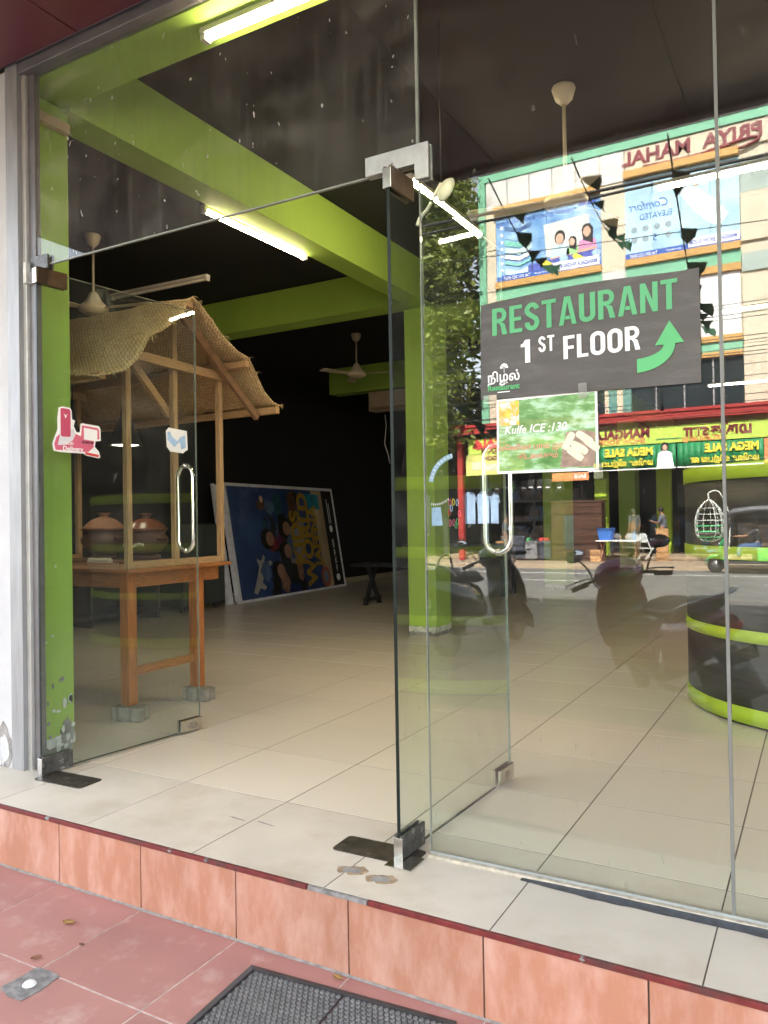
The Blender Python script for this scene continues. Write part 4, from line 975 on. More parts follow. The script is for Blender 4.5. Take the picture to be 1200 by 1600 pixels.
pl_ = [(.38, .12), (.50, .30), (.62, .52), (.58, .66), (.70, .62), (.78, .72), (.82, .68), (.76, .56), (.98, .62), (1.02, .56), (.74, .44), (.66, .26), (.76, .18), (.70, .14), (.58, .18), (.46, .08)]
pp('printed_aeroplane', pl_, P('printed_pale', (.34, .30, .28), .5, var=.15, scale=4), .003)
for (cx, cy_, m_) in ((1.05, .98, m_skinp), (1.55, .75, m_skinp), (1.60, 1.15, m_skinp), (1.25, .42, m_skinp)):
    pp('printed_body', [(cx + .05, cy_ - .22), (cx + .55, cy_ - .26), (cx + .6, cy_ + .2), (cx + .06, cy_ + .22)], random.choice([m_darkobj, m_helm, P('printed_shirt', (.22, .21, .24), .5)]), .003 + .001 * random.random())
    pp('printed_hair', pel(cx - .08, cy_, .19, .18), m_hair, .0045); pp('printed_face', pel(cx, cy_, .12, .125), P('poster_face', (.30, .16, .11), .45), .006)
pp('printed_arm', [(.95, 1.62), (1.0, 1.68), (1.25, 1.30), (1.3, 1.12), (1.2, 1.1)], m_darkobj, .004); pp('printed_hand', pel(.95, 1.66, .05, .06), m_skinp, .005)
pp('printed_arm', [(1.75, 1.78), (1.85, 1.80), (2.0, 1.3), (1.8, 1.2)], m_darkobj, .004)
pp('printed_float', pel(2.72, .22, .17, .2), P('poster_orange', (.32, .09, .05), .45), .004); pp('printed_float', pel(2.72, .22, .09, .11), P('poster_pale', (.16, .22, .30), .45), .005)
pp('printed_crate', [(2.35, 1.5), (2.85, 1.5), (2.85, 1.78), (2.35, 1.78)], P('printed_teal', (.02, .20, .30), .5, var=.5, scale=5), .004)
rnp = random.Random(12)
def dim_ink(n, c): return P(n, c, .45, var=.4, scale=7)  # poster inks mixed darker, the dim of the room put into the colour
m_pr = [dim_ink('poster_teal', (.015, .07, .09)), dim_ink('poster_blue2', (.02, .05, .16)), dim_ink('poster_red', (.16, .02, .03)), dim_ink('poster_sky', (.07, .12, .22)), dim_ink('poster_skin', (.24, .12, .08)), m_hair, dim_ink('poster_brown', (.10, .05, .03)), dim_ink('poster_plum', (.10, .02, .06)), m_darkobj, m_darkobj]
for k in range(34):
    cx, cy_ = rnp.uniform(.75, 2.0), rnp.uniform(.12, 1.75)
    if abs(cx - 1.3) > .9: continue
    pp('printed_figure', [(x_, y_) for x_, y_ in blob(cx, cy_, rnp.uniform(.06, .2), rnp.uniform(.06, .22), 12, k)], rnp.choice(m_pr), .0025 + .0001 * k, t=.0004)
m_gold = P('gold_print', (.34, .20, .02), .45, var=.2, scale=6)
Fr = FPp @ T(0, 0, .007) @ Matrix.Rotation(R(90), 4, 'Z')
for s_, xx, sz, y0 in (('KIDS', 1.93, .46, .98), ('WORLD', 2.25, .46, .95), ('JAFFNA', 2.56, .34, 1.0)):
    text('lettering', s_, sz, FPp @ T(xx, y0, .0075) @ Matrix.Rotation(R(90), 4, 'Z'), m_gold, ps, .045)
text('lettering', '+94 076 769 3070', .085, FPp @ T(Wp - .22, .60, .005) @ Matrix.Rotation(R(90), 4, 'Z'), m_white, ps, .02)
pp('printed_icon', pel(Wp - .22, .18, .07, .07), m_white, .003); pp('printed_icon', pel(Wp - .22, 1.12, .06, .07), m_white, .003)
pp('printed_line', [(Wp - .26, 1.22), (Wp - .24, 1.22), (Wp - .24, 1.70), (Wp - .26, 1.70)], m_whitefoil, .004); pp('printed_line', [(Wp - .20, 1.22), (Wp - .18, 1.22), (Wp - .18, 1.62), (Wp - .20, 1.62)], m_whitefoil, .004)
# dark bench, cabinet, speaker boxes
bt = thing('trestle_bench', 'black trestle bench in the dark, left of the far green column', 'bench', (-5.6, 7.6, 0))
MB().box(-6.15, -4.5, 7.25, 7.75, .575, .62).build('top', m_benchm, bt, .004)
for x in (-5.92, -4.75):
    for s in (-1, 1): MB().bar((x, 7.5 + s * .22, .0), (x, 7.5 - s * .12, .575), .06, .045).build('leg', m_benchm, bt, .003)
    MB().box(x - .03, x + .03, 7.28, 7.72, .06, .11).build('foot_rail', m_benchm, bt)
bt2 = thing('dark_table', 'black table standing behind the trestle bench in the dark', 'table', (-5.6, 9.4, 0))
MB().box(-6.3, -4.4, 9.2, 9.8, .80, .84).build('top', m_benchm, bt2, .004)
for x in (-6.2, -4.5):
    for y in (9.25, 9.75): MB().box(x - .03, x + .03, y - .03, y + .03, 0, .8).build('leg', m_benchm, bt2)
cb = thing('dark_cabinet', 'dark grey cabinet behind the stall, by the leaning poster', 'cabinet', (-8.1, 5.7, 0))
MB().box(-8.5, -7.75, 5.4, 6.3, .09, 1.25).build('carcass', P('grey_laminate', (.035, .042, .042), .5), cb, .008)
MB().box(-7.748, -7.735, 5.42, 5.84, .12, 1.22).build('door', P('grey_door', (.05, .058, .058), .45), cb, .004); MB().box(-7.748, -7.735, 5.86, 6.28, .12, 1.22).build('door', bpy.data.materials['grey_door'], cb, .004)
for x in (-8.4, -7.85):
    for y in (5.5, 6.2): MB().ell((x, y, .045), (.035, .03, .045), 10, 8).build('caster', m_darkobj, cb)
sb = thing('low_shelf', 'dark low shelf along the wall behind the stall table', 'shelf', (-7.9, 3.9, 0))
MB().box(-8.5, -7.7, 2.6, 5.1, .55, .60).build('top', m_darkobj, sb, .004); MB().box(-8.45, -7.75, 2.65, 5.05, .1, .14).build('shelf_board', m_darkobj, sb)
for y in (2.7, 3.9, 5.0):
    MB().box(-8.45, -7.78, y - .02, y + .02, 0, .55).build('side_panel', m_darkobj, sb)
cbx = tag(MB().tube([(-6.6, 9.2, 3.1), (-6.58, 9.2, 2.9), (-6.62, 9.2, 2.6), (-6.55, 9.2, 2.4), (-6.52, 9.2, 2.25)], .008, 6).build('loose_cable', m_whitefoil), 'loose pale cable hanging below the air conditioner', 'cable')
# round counter with lime bands
CX, CY, CR = .20, 3.25, 1.045
rc = thing('round_counter', 'round dark woodgrain counter with lime green bands behind the right pane', 'counter', (CX, CY, 0))
def ring(r0, r1, z0, z1, name, mat): MB().lathe([(r0, z0), (r1, z0), (r1, z1), (r0, z1), (r0, z0)], (CX, CY, 0), 72).build(name, mat, rc)
ring(.2, CR - .02, .004, .018, 'plinth', m_darkobj)
ring(CR - .06, CR, .019, .112, 'lime_band', m_limestripe); ring(CR - .05, CR - .008, .113, .495, 'dark_panel', m_drum)
ring(CR - .06, CR, .496, .565, 'lime_band', m_limestripe); ring(CR - .05, CR - .008, .566, .975, 'dark_panel', m_drum)
ring(CR - .06, CR, .976, 1.055, 'lime_band', m_limestripe); ring(CR - .05, CR - .008, 1.056, 1.46, 'dark_panel', m_drum)
ring(CR - .06, CR, 1.461, 1.555, 'lime_band', m_limestripe); ring(.3, CR - .01, 1.556, 1.575, 'top', m_darkobj)

# ================================================================== STREET ACROSS (seen in the glass)
YF = 25.5
UX, UZ = Vector((-1, 0, 0)), Vector((0, 0, 1))          # a sign facing the shop reads towards -x
def fsheet(x_left, y, z):                                # x_left: where the reading starts
    return frame(V(x_left, y, z), UX, UZ)
sb = thing('showroom_building', 'cream and sea green three storey showroom across the road with ochre ledges', 'building', V(-1, YF, -.26))
def fb(name, mat, x0, x1, z0, z1, y0=YF, dep=.2, bev=0):
    return MB().box(x0, x1, -(y0 + dep), -y0, z0, z1).build(name, mat, sb, bev)
fb('wall', m_cream, -11.36, 9, 4.3, 14.25, YF + .12, 7.0)
fb('roof_slab', m_cement, -11.36, 9, 14.56, 14.70, YF - .05, 7.2)
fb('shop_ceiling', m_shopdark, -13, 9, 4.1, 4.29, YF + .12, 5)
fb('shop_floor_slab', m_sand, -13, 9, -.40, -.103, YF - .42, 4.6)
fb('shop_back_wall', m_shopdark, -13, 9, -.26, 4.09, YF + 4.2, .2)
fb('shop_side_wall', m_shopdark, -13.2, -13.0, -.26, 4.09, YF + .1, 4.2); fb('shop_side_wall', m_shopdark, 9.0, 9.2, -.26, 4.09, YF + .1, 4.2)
fb('green_trim', m_gtrim, -11.36, 9, 14.256, 14.555, YF - .02, .3)
fb('green_trim', m_gtrim, -11.40, -11.12, 4.4, 14.25, YF - .02, .3)
for k in range(6):                                       # textured parapet panels
    fb('parapet_panel', m_carved, -11.10 + .875 * k + .02, -11.10 + .875 * (k + 1) - .02, 13.16, 14.24, YF + .02, .09, .01)
for (x0, x1, n) in ((-5.84, 9, 14),):
    for k in range(n):
        a = x0 + (x1 - x0) * k / n; b = x0 + (x1 - x0) * (k + 1) / n
        fb('cladding_panel', m_cream, a + .012, b - .012, 13.46, 14.24, YF + .04, .07)
for z in (4.9, 6.4, 7.9, 9.4, 10.9, 12.0):
    pass
for x0, x1 in ((-11.10, -10.72), (-6.70, -5.86)):
    for z0, z1 in ((4.45, 6.4), (6.42, 8.2), (8.22, 10.0), (10.02, 11.6), (11.62, 13.13)):
        fb('cladding_panel', m_cream, x0, x1, z0, z1 - .015, YF + .03, .08)
for k, x0 in enumerate((-2.14, -.85, .44, 1.73, 3.02, 4.31, 5.6, 6.89)):
    for z0, z1 in ((4.45, 6.9), (6.92, 9.2), (10.3, 11.9)):
        fb('cladding_panel', m_cream, x0, x0 + 1.27, z0, z1, YF + .03, .08)
    fb('frosted_window', P('frosted_glass', (.35, .42, .38), .25, var=.15, scale=2) if k == 0 else bpy.data.materials['frosted_glass'], x0, x0 + 1.27, 11.92, 13.0, YF + .05, .06)
    fb('frosted_window', bpy.data.materials['frosted_glass'], x0, x0 + 1.27, 9.3, 9.9, YF + .05, .06)
for (x0, x1, zt_) in ((-10.72, -6.70, 12.90), (-5.86, -2.16, 13.14)):
    fb('ochre_ledge', m_ochre, x0, x1, zt_ + .005, zt_ + .25, YF - .22, .33)
    fb('ochre_ledge', m_ochre, x0, x1, 10.06, 10.30, YF - .12, .23)
    fb('green_trim', m_gtrim, x0, x1, 9.60, 10.055, YF - .02, .13)
    fb('ochre_ledge', m_ochre, x0, x1, 9.36, 9.595, YF - .10, .21)
    fb('ochre_ledge', m_ochre, x0, x1, 7.06, 7.26, YF - .08, .19)
    fb('green_trim', m_gtrim, x0, x1, 6.72, 7.055, YF - .02, .13)
    fb('ochre_ledge', m_ochre, x0, x1, 6.56, 6.715, YF - .08, .19)
    fb('window', m_window, x0, x1, 4.75, 6.555, YF + .06, .05)
    for q in range(1, 4): fb('mullion', m_alu, x0 + (x1 - x0) * q / 4 - .025, x0 + (x1 - x0) * q / 4 + .025, 4.75, 6.555, YF + .03, .03)
fb('white_screen', m_white, -3.85, -2.2, 7.27, 9.35, YF + .0, .10)
fb('window', m_window, -10.7, -6.72, 7.27, 9.35, YF + .05, .05)
fb('fretwork', m_carved, -6.68, -5.88, 9.4, 10.0, YF + .0, .05)
for x in (-6.55, -6.05): fb('turquoise_pilaster', P('turquoise_paint', (.10, .26, .24), .6), x, x + .28, 4.75, 6.5, YF - .02, .08)
tag(MB().ell(V(-4.9, YF + .5, 5.0), (.45, .3, .3), 12, 8).build('blue_drum', m_bin), 'blue drum in the first floor window of the showroom', 'drum')
FN = fsheet(-1.45, YF + .035, 13.82)
text('lettering', 'PRIYA', .66, frame(V(-1.42, YF + .036, 13.86), UX, UZ), m_dred, sb, .03, 1.05, align='LEFT', ext=.03)
text('lettering', 'MAHAL', .66, frame(V(-3.62, YF + .036, 13.86), UX, UZ), m_dred, sb, .03, 1.05, align='LEFT', ext=.03)
sw = [V(-3.1, YF - .0, 13.50 + .02), V(-2.2, YF, 13.63), V(-1.75, YF, 13.66), V(-1.55, YF, 13.58), V(-1.75, YF, 13.46), V(-2.4, YF, 13.36), V(-3.0, YF, 13.38)]
def smooth(p, n=8):
    p = [Vector(q) for q in p]; out = []
    for i in range(len(p) - 1):
        a = p[max(i - 1, 0)]; b = p[i]; c = p[i + 1]; d = p[min(i + 2, len(p) - 1)]
        for k in range(n):
            t = k / n; out.append(.5 * ((2 * b) + (-a + c) * t + (2 * a - 5 * b + 4 * c - d) * t * t + (-a + 3 * b - 3 * c + d) * t ** 3))
    return out + [p[-1]]
MB().tube(smooth(sw), .05, 8).build('lettering_swash', m_dred, sb)
MB().tube(smooth([V(-2.4, YF, 13.56), V(-3.2, YF, 13.50), V(-4.2, YF, 13.47), V(-5.2, YF, 13.50)]), .045, 8).build('lettering_swash', m_dred, sb)
# ground floor columns
for x in (-7.2, 2.5, 6.0): fb('ground_floor_column', m_limestripe, x, x + .42, -.255, 4.09, YF + .3, .4)
fb('ground_floor_column', m_limestripe, -5.35, -4.85, -.255, 4.09, YF + 2.0, .4)
for z in (3.3, 3.5, 3.7, 3.9): fb('shutter_slat', m_aludark, -8.4, -5.6, z, z + .14, YF + 1.0, .05)
fb('shelf_rack', m_aludark, -11.4, -8.4, .35, .40, YF + 3.0, .5); fb('shelf_rack', m_aludark, -11.4, -8.4, 1.15, 1.20, YF + 3.0, .5); fb('shelf_rack', m_aludark, -11.4, -8.4, 1.95, 2.0, YF + 3.0, .5)
for x in (-11.4, -10.4, -9.4, -8.4): fb('shelf_upright', m_aludark, x - .03, x + .03, -.25, 2.6, YF + 3.0, .06)
fb('notice_board', P('notice_grey', (.20, .20, .19), .7, var=.3, scale=3), -4.9, -3.5, 1.6, 2.5, YF + 3.9, .05)
# tree crown, canopy with sign boards
cnp = thing('showroom_canopy', 'red edged canopy with lime MANGALA SHOW ROOM sign across the road', 'canopy', V(-2, 24.2, 4.5))
MB().box(-12.75, 9, -(YF + .1), -24.10, 4.55, 4.66).build('canopy_sheet', m_red, cnp)
MB().box(-12.75, 9, -24.19, -24.11, 4.42, 4.56).build('canopy_edge', m_red, cnp); MB().box(-12.75, 9, -24.13, -24.05, 4.66, 4.76).build('canopy_edge', m_red, cnp)
MB().box(-11.95, -11.75, -24.5, -24.3, -.255, 4.4).build('canopy_post', m_red, cnp)
YS = 24.3
MB().box(-11.5, 9, -(YS + .12), -YS - .03, 3.68, 4.24).build('sign_board', m_limesign, cnp)
def sgn(s, x, z, size, mat, bold=.03, sx=1, lift=0, par=None): return text('lettering', s, size, fsheet(x, YS + .02 - lift, z), mat, par or cnp, bold, sx, align='LEFT', ext=.008)
sgn('MANGALA', -4.95, 4.05, .42, m_dred, .045, .92); sgn('SHOW ROOM', -5.1, 3.80, .25, m_orangep, .03)
sgn('மங்களா', -1.85, 4.0, .46, m_dred, .04, 1.0); sgn('காட்சியைற', -2.6, 3.76, .22, m_orangep, .03)
MB().box(-4.75, -3.95, -(YS + .02), -(YS + .012), 3.80, 3.83).build('printed_line', m_dgreen, cnp)
sgn('MANGALA', -9.1, 4.05, .46, m_redp, .045, 1.0); sgn('SHOW ROOM', -9.4, 3.80, .25, m_dred, .03)
for x in (-11.1, -10.6): MB().prism(pel(0, 0, .16, .16, 10), fsheet(x, YS + .02, 4.0), .01).build('printed_emblem', m_redp, cnp)
lsb = thing('furniture_board', 'yellow green furniture board hung at the left end of the red canopy', 'sign', V(-10.6, 24.2, 3.2))
MB().box(-11.6, -9.3, -24.36, -24.31, 2.90, 3.66).build('board', P('yellow_green_board', (.62, .62, .18), .5, var=.2, scale=1.5), lsb)
for (x, z, w_, h_) in ((-11.35, 3.1, .35, .3), (-10.85, 3.05, .5, .25), (-10.2, 3.1, .35, .3)):
    MB().box(x, x + w_, -24.308, -24.300, z, z + h_).build('printed_picture', m_ice, lsb)
text('lettering', 'SHOW ROOM', .22, fsheet(-9.5, 24.30, 3.5), m_dred, lsb, .03, 1, align='LEFT', ext=.004)
def mega(label, x0, x1, tilt, words=True):
    o = thing('sale_banner', label, 'banner', V((x0 + x1) / 2, 24.2, 2.8), 'mega sale banners under the canopy')
    mb = MB(); n = 14
    for i in range(n):
        a = x0 + (x1 - x0) * i / n; b = x0 + (x1 - x0) * (i + 1) / n
        w0 = .03 * math.sin(i * 1.3); w1 = .03 * math.sin((i + 1) * 1.3)
        mb.add([V(a, YS - .02 - w0, 2.86 + .03 * math.sin(i * .9)), V(b, YS - .02 - w1, 2.86 + .03 * math.sin(i * .9 + .9)), V(b, YS - .02, 3.64), V(a, YS - .02, 3.64)], [(0, 1, 2, 3)], True)
    s_ = mb.build('banner_sheet', m_megag, o); m_ = s_.modifiers.new('t', 'SOLIDIFY'); m_.thickness = .004
    MB().box(x0, x1, -(YS - .065), -(YS - .06), 2.83, 2.87).build('white_hem', m_white, o)
    if words:
        xs = x1 - .12
        text('lettering', 'MEGA SALE', .36, fsheet(xs, YS - .07, 3.42), m_yellow, o, .05, .86, align='LEFT', ext=.004)
        text('lettering', 'மலிவு விற்பைன', .27, fsheet(xs, YS - .07, 3.06), m_yellow, o, .035, .8, align='LEFT', ext=.004)
    return o
mega('green MEGA SALE banner under the Tamil lettering of the lime sign', -4.1, -1.55, 0)
mb_ = mega('green MEGA SALE banner with a woman in white at its edge', -7.0, -4.14, 0, False)
text('lettering', 'MEGA SALE', .36, fsheet(-4.85, YS - .07, 3.42), m_yellow, mb_, .05, .86, align='LEFT', ext=.004)
text('lettering', 'மலிவு விற்பைன', .27, fsheet(-4.85, YS - .07, 3.06), m_yellow, mb_, .035, .8, align='LEFT', ext=.004)
for nm, poly, mt_ in (('printed_hair', pel(0, .28, .13, .17), m_hair), ('printed_coat', [(-.28, -.42), (-.22, .08), (-.1, .16), (.1, .16), (.22, .08), (.28, -.42)], m_white), ('printed_face', pel(0, .27, .075, .10), m_skinp)):
    MB().prism(poly, fsheet(-4.47, YS - .07 - (.004 if nm == 'printed_face' else .008 if nm == 'printed_coat' else 0), 3.25), .003).build(nm, mt_, mb_)
mega('green MEGA SALE banner at the right end, past the orange percent panel', -.65, 2.2, 0)
pc = thing('percent_panel', 'orange panel of white percent signs between two sale banners', 'banner', V(-1.1, 24.2, 2.9), 'mega sale banners under the canopy')
MB().box(-1.53, -.67, -(YS - .01), -(YS - .03), 2.88, 3.64).build('panel', m_orangep, pc)
for i in range(2):
    for j in range(3): text('lettering', '%', .22, fsheet(-.92 - .42 * i, YS - .034, 3.48 - .24 * j), m_white, pc, .03, ext=.003)
oh = thing('small_sale_banner', 'small orange and white banner hanging below the kulfi poster reflection', 'banner', V(-7.6, 24.25, 2.6))
MB().box(-8.3, -7.0, -24.29, -24.27, 2.55, 2.84).build('panel', m_orangep, oh); text('lettering', 'SALE', .2, fsheet(-7.3, 24.265, 2.7), m_white, oh, .03, ext=.003)

# two large pictures on the facade
ad = thing('mattress_billboard', 'blue mattress billboard with a smiling family on the showroom, left one in the glass', 'billboard', V(-8.7, YF, 10.3))
def ab(name, x0, x1, z0, z1, mat, lift, par): return MB().box(x0, x1, -(YF + .06), -(YF - lift), z0, z1).build(name, mat, par)
for k in range(4): ab('panel', -10.70 + 1.0 * k + .008, -10.70 + 1.0 * (k + 1) - .008, 10.31, 12.88, m_sky1, 0, ad)
FA = fsheet(-6.72, YF - .004, 10.32)                     # x: 0..3.96 from the reading side, y: 0..2.55
def ap(name, poly, mat, par, F_, lift=0, t=.004): return MB().prism(poly, F_ @ T(0, 0, lift), t).build(name, mat, par)
ap('printed_photo', [(.35, .62), (2.0, .62), (2.1, 1.85), (.4, 1.95)], P('printed_wall', (.60, .62, .58), .5, var=.1, scale=2), ad, FA, .002)
for (cx, cy_, sc_, body, fem) in ((.48, 1.30, 1.0, P('print_pink', (.62, .25, .45), .5), True), (1.02, 1.02, .72, P('print_green', (.30, .62, .25), .5), True), (1.48, 1.22, 1.05, P('print_aqua', (.48, .66, .70), .5), False)):
    ap('printed_body', [(cx - .36 * sc_, cy_ - .85 * sc_), (cx - .30 * sc_, cy_ - .32 * sc_), (cx - .1 * sc_, cy_ - .20 * sc_), (cx + .1 * sc_, cy_ - .20 * sc_), (cx + .30 * sc_, cy_ - .32 * sc_), (cx + .38 * sc_, cy_ - .85 * sc_)], body, ad, FA, .010)
    ap('printed_hair', pel(cx, cy_ + .06, (.24 if fem else .19) * sc_, .25 * sc_) if not fem else [(cx - .2 * sc_, cy_ - .45 * sc_), (cx - .22 * sc_, cy_ + .1 * sc_), (cx - .1 * sc_, cy_ + .28 * sc_), (cx + .1 * sc_, cy_ + .28 * sc_), (cx + .2 * sc_, cy_ + .1 * sc_), (cx + .14 * sc_, cy_ - .3 * sc_)], m_hair, ad, FA, .016)
    ap('printed_face', pel(cx + .01, cy_, .14 * sc_, .19 * sc_), m_skinp, ad, FA, .022)
    ap('printed_arms', [(cx - .42 * sc_, cy_ - .82 * sc_), (cx - .30 * sc_, cy_ - .60 * sc_), (cx + .35 * sc_, cy_ - .62 * sc_), (cx + .45 * sc_, cy_ - .82 * sc_)], m_skinp, ad, FA, .028)
ap('printed_mattress', [(.0, .36), (.0, .62), (2.7, .46), (2.72, .02), (1.9, .02), (1.9, .30)], P('printed_quilt', (.07, .10, .40), .5, var=.5, scale=8), ad, FA, .034)
for cx in (.55, 1.75): ap('printed_pillow', [(cx, .35), (cx + .35, .58), (cx + .5, .50), (cx + .3, .25)], m_yellow, ad, FA, .040)
for cx in (.15, 1.35): ap('printed_pillow', pel(cx, .46, .16, .14), m_bluep, ad, FA, .040)
for k, (c_, th) in enumerate(((m_helm, .16), (m_sky1, .20), (P('print_sea', (.20, .55, .45), .5, var=.3, scale=6), .2), (P('print_pale', (.55, .72, .70), .5), .2), (m_white, .16), (P('print_sea2', (.24, .58, .52), .5), .1), (bpy.data.materials['print_pale'], .22))):
    z = 2.05 - .27 * k
    ap('printed_layer', [(2.55, z + .05), (3.05, z - .12), (3.62, z + .05), (3.62, z + .05 - th), (3.05, z - .12 - th), (2.55, z + .05 - th)], c_, ad, FA, .006 + .004 * k)
    ap('printed_number', pel(3.74, z, .06, .06, 10), m_white, ad, FA, .006)
ap('printed_strip', [(.0, .0), (3.94, .0), (3.94, .20), (.0, .20)], P('print_navy', (.03, .10, .42), .5), ad, FA, .044)
ap('printed_strip', [(.05, .03), (1.85, .03), (1.75, .36), (.05, .36)], m_white, ad, FA, .050)
text('lettering', 'MANGALA SHOW ROOM', .21, FA @ T(.12, .17, .056), bpy.data.materials['print_navy'], ad, .03, .72, align='LEFT')
text('lettering', 'Tel: 021 222 8367', .15, FA @ T(2.62, .09, .050), m_white, ad, .02, .95, align='LEFT'); text('lettering', 'www.mangala.lk', .09, FA @ T(1.95, .10, .050), m_white, ad, .01, .9, align='LEFT')
text('lettering', 'உங்கள் நலனுக்காக ெமத்ைத', .22, FA @ T(.85, 2.22, .006), bpy.data.materials['print_navy'], ad, .015, .9, align='LEFT')
ap('printed_strip', [(.15, 2.28), (.75, 2.28), (.75, 2.44), (.15, 2.44)], bpy.data.materials['print_navy'], ad, FA, .006)
a2 = thing('comfort_billboard', 'pale blue Comfort ELEVATED billboard on the showroom, right one in the glass', 'billboard', V(-4, YF, 10.3))
for k in range(4): ab('panel', -5.86 + .925 * k + .008, -5.86 + .925 * (k + 1) - .008, 10.31, 13.12, m_sky2, 0, a2)
F2 = fsheet(-2.16, YF - .004, 10.32)
text('lettering', 'Comfort', .44, F2 @ T(2.2, 1.80, .004), m_dgreen if False else bpy.data.materials['print_navy'], a2, .0, .85, align='LEFT', shear=.35)
text('lettering', 'ELEVATED', .30, F2 @ T(2.1, 1.40, .004), bpy.data.materials['print_navy'], a2, .01, .8, align='LEFT')
for i in range(4):
    for j in range(2):
        if j == 0 or i != 1: ap('printed_icon', pel(2.25 + .38 * i, 1.0 - .36 * j, .11, .11, 12), P('print_grey', (.28, .36, .40), .5) if (i == 0 and j == 0) else bpy.data.materials['print_grey'], a2, F2, .004)
text('lettering', '5', .36, F2 @ T(2.62, .62, .004), bpy.data.materials['print_navy'], a2, .01, .9, align='LEFT')
ap('printed_strip', [(.0, .0), (3.70, .0), (3.70, .20), (.0, .20)], bpy.data.materials['print_navy'], a2, F2, .004)
ap('printed_strip', [(.02, .06), (1.62, .06), (1.62, .36), (.02, .36)], m_white, a2, F2, .010)
text('lettering', 'MANGALA SHOW ROOM', .21, F2 @ T(.10, .20, .016), bpy.data.materials['print_navy'], a2, .03, .62, align='LEFT')
text('lettering', 'Tel: 021 222 8367', .15, F2 @ T(2.62, .09, .010), m_white, a2, .02, .85, align='LEFT'); text('lettering', 'www.mangala.lk', .09, F2 @ T(1.85, .10, .010), m_white, a2, .01, .85, align='LEFT')
ap('printed_sleeper', [(.35, 1.0), (.7, 1.5), (1.3, 2.05), (1.75, 2.2), (1.9, 2.0), (1.5, 1.4), (1.0, .8), (.6, .6)], P('print_white_cloth', (.62, .74, .78), .5, var=.2, scale=3), a2, F2, .004)
ap('printed_arm', [(1.2, 2.2), (1.55, 2.42), (1.62, 2.36), (1.35, 2.08)], m_skinp, a2, F2, .010)

# ---------------------------------------------------------------- tree at the left of the showroom
def tree(name, label, base, trunk_h, blobs, nleaf, ls, seed):
    rn = random.Random(seed); o = thing(name, label, 'tree', base)
    bx, by, bz = base
    MB().tube([(bx, by, bz), (bx + .1, by, bz + trunk_h * .5), (bx - .05, by + .1, bz + trunk_h), (bx + .1, by, bz + trunk_h * 1.9)], [.38, .30, .24, .08], 12).build('trunk', m_trunk, o)
    for (cx, cy_, cz, rr) in blobs:
        MB().tube([(bx, by, bz + trunk_h * .9), ((bx + cx) / 2, (by + cy_) / 2, (bz + trunk_h + cz) / 2), (cx, cy_, cz)], [.16, .10, .03], 7).build('limb', m_trunk, o)
    vs, fs, tone = [], [], []
    tot = sum(b[3] ** 2 for b in blobs)
    for (cx, cy_, cz, rr) in blobs:
        ncl = int(nleaf * rr * rr / tot / 14)
        for _ in range(ncl):
            d = Vector((rn.gauss(0, 1), rn.gauss(0, 1), rn.gauss(0, 1))).normalized() * rr * (rn.random() ** .4)
            c = Vector((cx, cy_, cz)) + Vector((d.x, d.y, d.z * .8)); tn = rn.random()
            for _k in range(14):
                p = c + Vector((rn.gauss(0, .22), rn.gauss(0, .22), rn.gauss(0, .16)))
                a = Vector((rn.gauss(0, 1), rn.gauss(0, 1), rn.gauss(0, .6))).normalized(); b = a.cross(Vector((rn.gauss(0, 1), rn.gauss(0, 1), rn.gauss(0, 1)))).normalized()
                s_ = ls * rn.uniform(.6, 1.3); k = len(vs)
                vs += [p - a * s_, p + b * s_ * .45, p + a * s_, p - b * s_ * .45]; fs.append((k, k + 1, k + 2, k + 3)); tone.append(min(1, max(0, tn * .7 + rn.random() * .3)))
    me = bpy.data.meshes.new('crown'); me.from_pydata([tuple(v) for v in vs], [], fs); me.materials.append(m_leaves)
    at = me.attributes.new('tone', 'FLOAT', 'FACE'); at.data.foreach_set('value', tone); me.update()
    link('crown', me, o); return o
tree('street_tree', 'tall sunlit leafy tree left of the showroom across the road', V(-14.3, 24.6, -.3), 4.5,
     [V(-13.2, 23.6, 6.2) + (1.9,), V(-15.6, 24.2, 6.5) + (2.3,), V(-13.4, 24.4, 9.0) + (2.0,), V(-15.3, 23.8, 10.0) + (2.5,), V(-13.3, 24.6, 12.0) + (2.0,), V(-15.2, 24.6, 13.6) + (2.4,), V(-13.4, 24.2, 14.6) + (1.7,), V(-17.2, 24.5, 8.5) + (2.4,), V(-17.0, 25, 12.2) + (2.3,), V(-12.6, 24.0, 4.6) + (1.1,), V(-12.4, 23.2, 8.0) + (1.3,), V(-12.5, 23.4, 10.5) + (1.4,), V(-12.4, 23.4, 13.2) + (1.5,), V(-12.6, 23.6, 15.6) + (1.6,), V(-14.6, 23.8, 16.6) + (2.0,), V(-14.2, 23.0, 7.8) + (1.6,)], 62000, .14, 5)
tree('shade_tree', 'dark leafy tree behind the sunlit tree across the road', V(-18.5, 29.5, -.3), 4.5,
     [V(-16.5, 29, 7) + (2.8,), V(-19.5, 29, 8) + (3,), V(-14.5, 30.5, 10.5) + (2.8,), V(-18, 30, 12) + (3.2,), V(-14.2, 30.5, 14.5) + (2.6,), V(-20.5, 30, 13) + (2.8,), V(-14.4, 30.0, 6.0) + (2.3,)], 22000, .2, 9)
hw = thing('far_house', 'dark shuttered house wall beyond the trees', 'house', V(-18, 33.5, -.3))
MB().box(-30, -12.2, -40, -33.5, -.3, 5.5).build('wall', m_shopdark, hw); MB().box(-30.5, -12.0, -40.5, -33.0, 5.5, 5.9).build('roof', m_cement, hw)

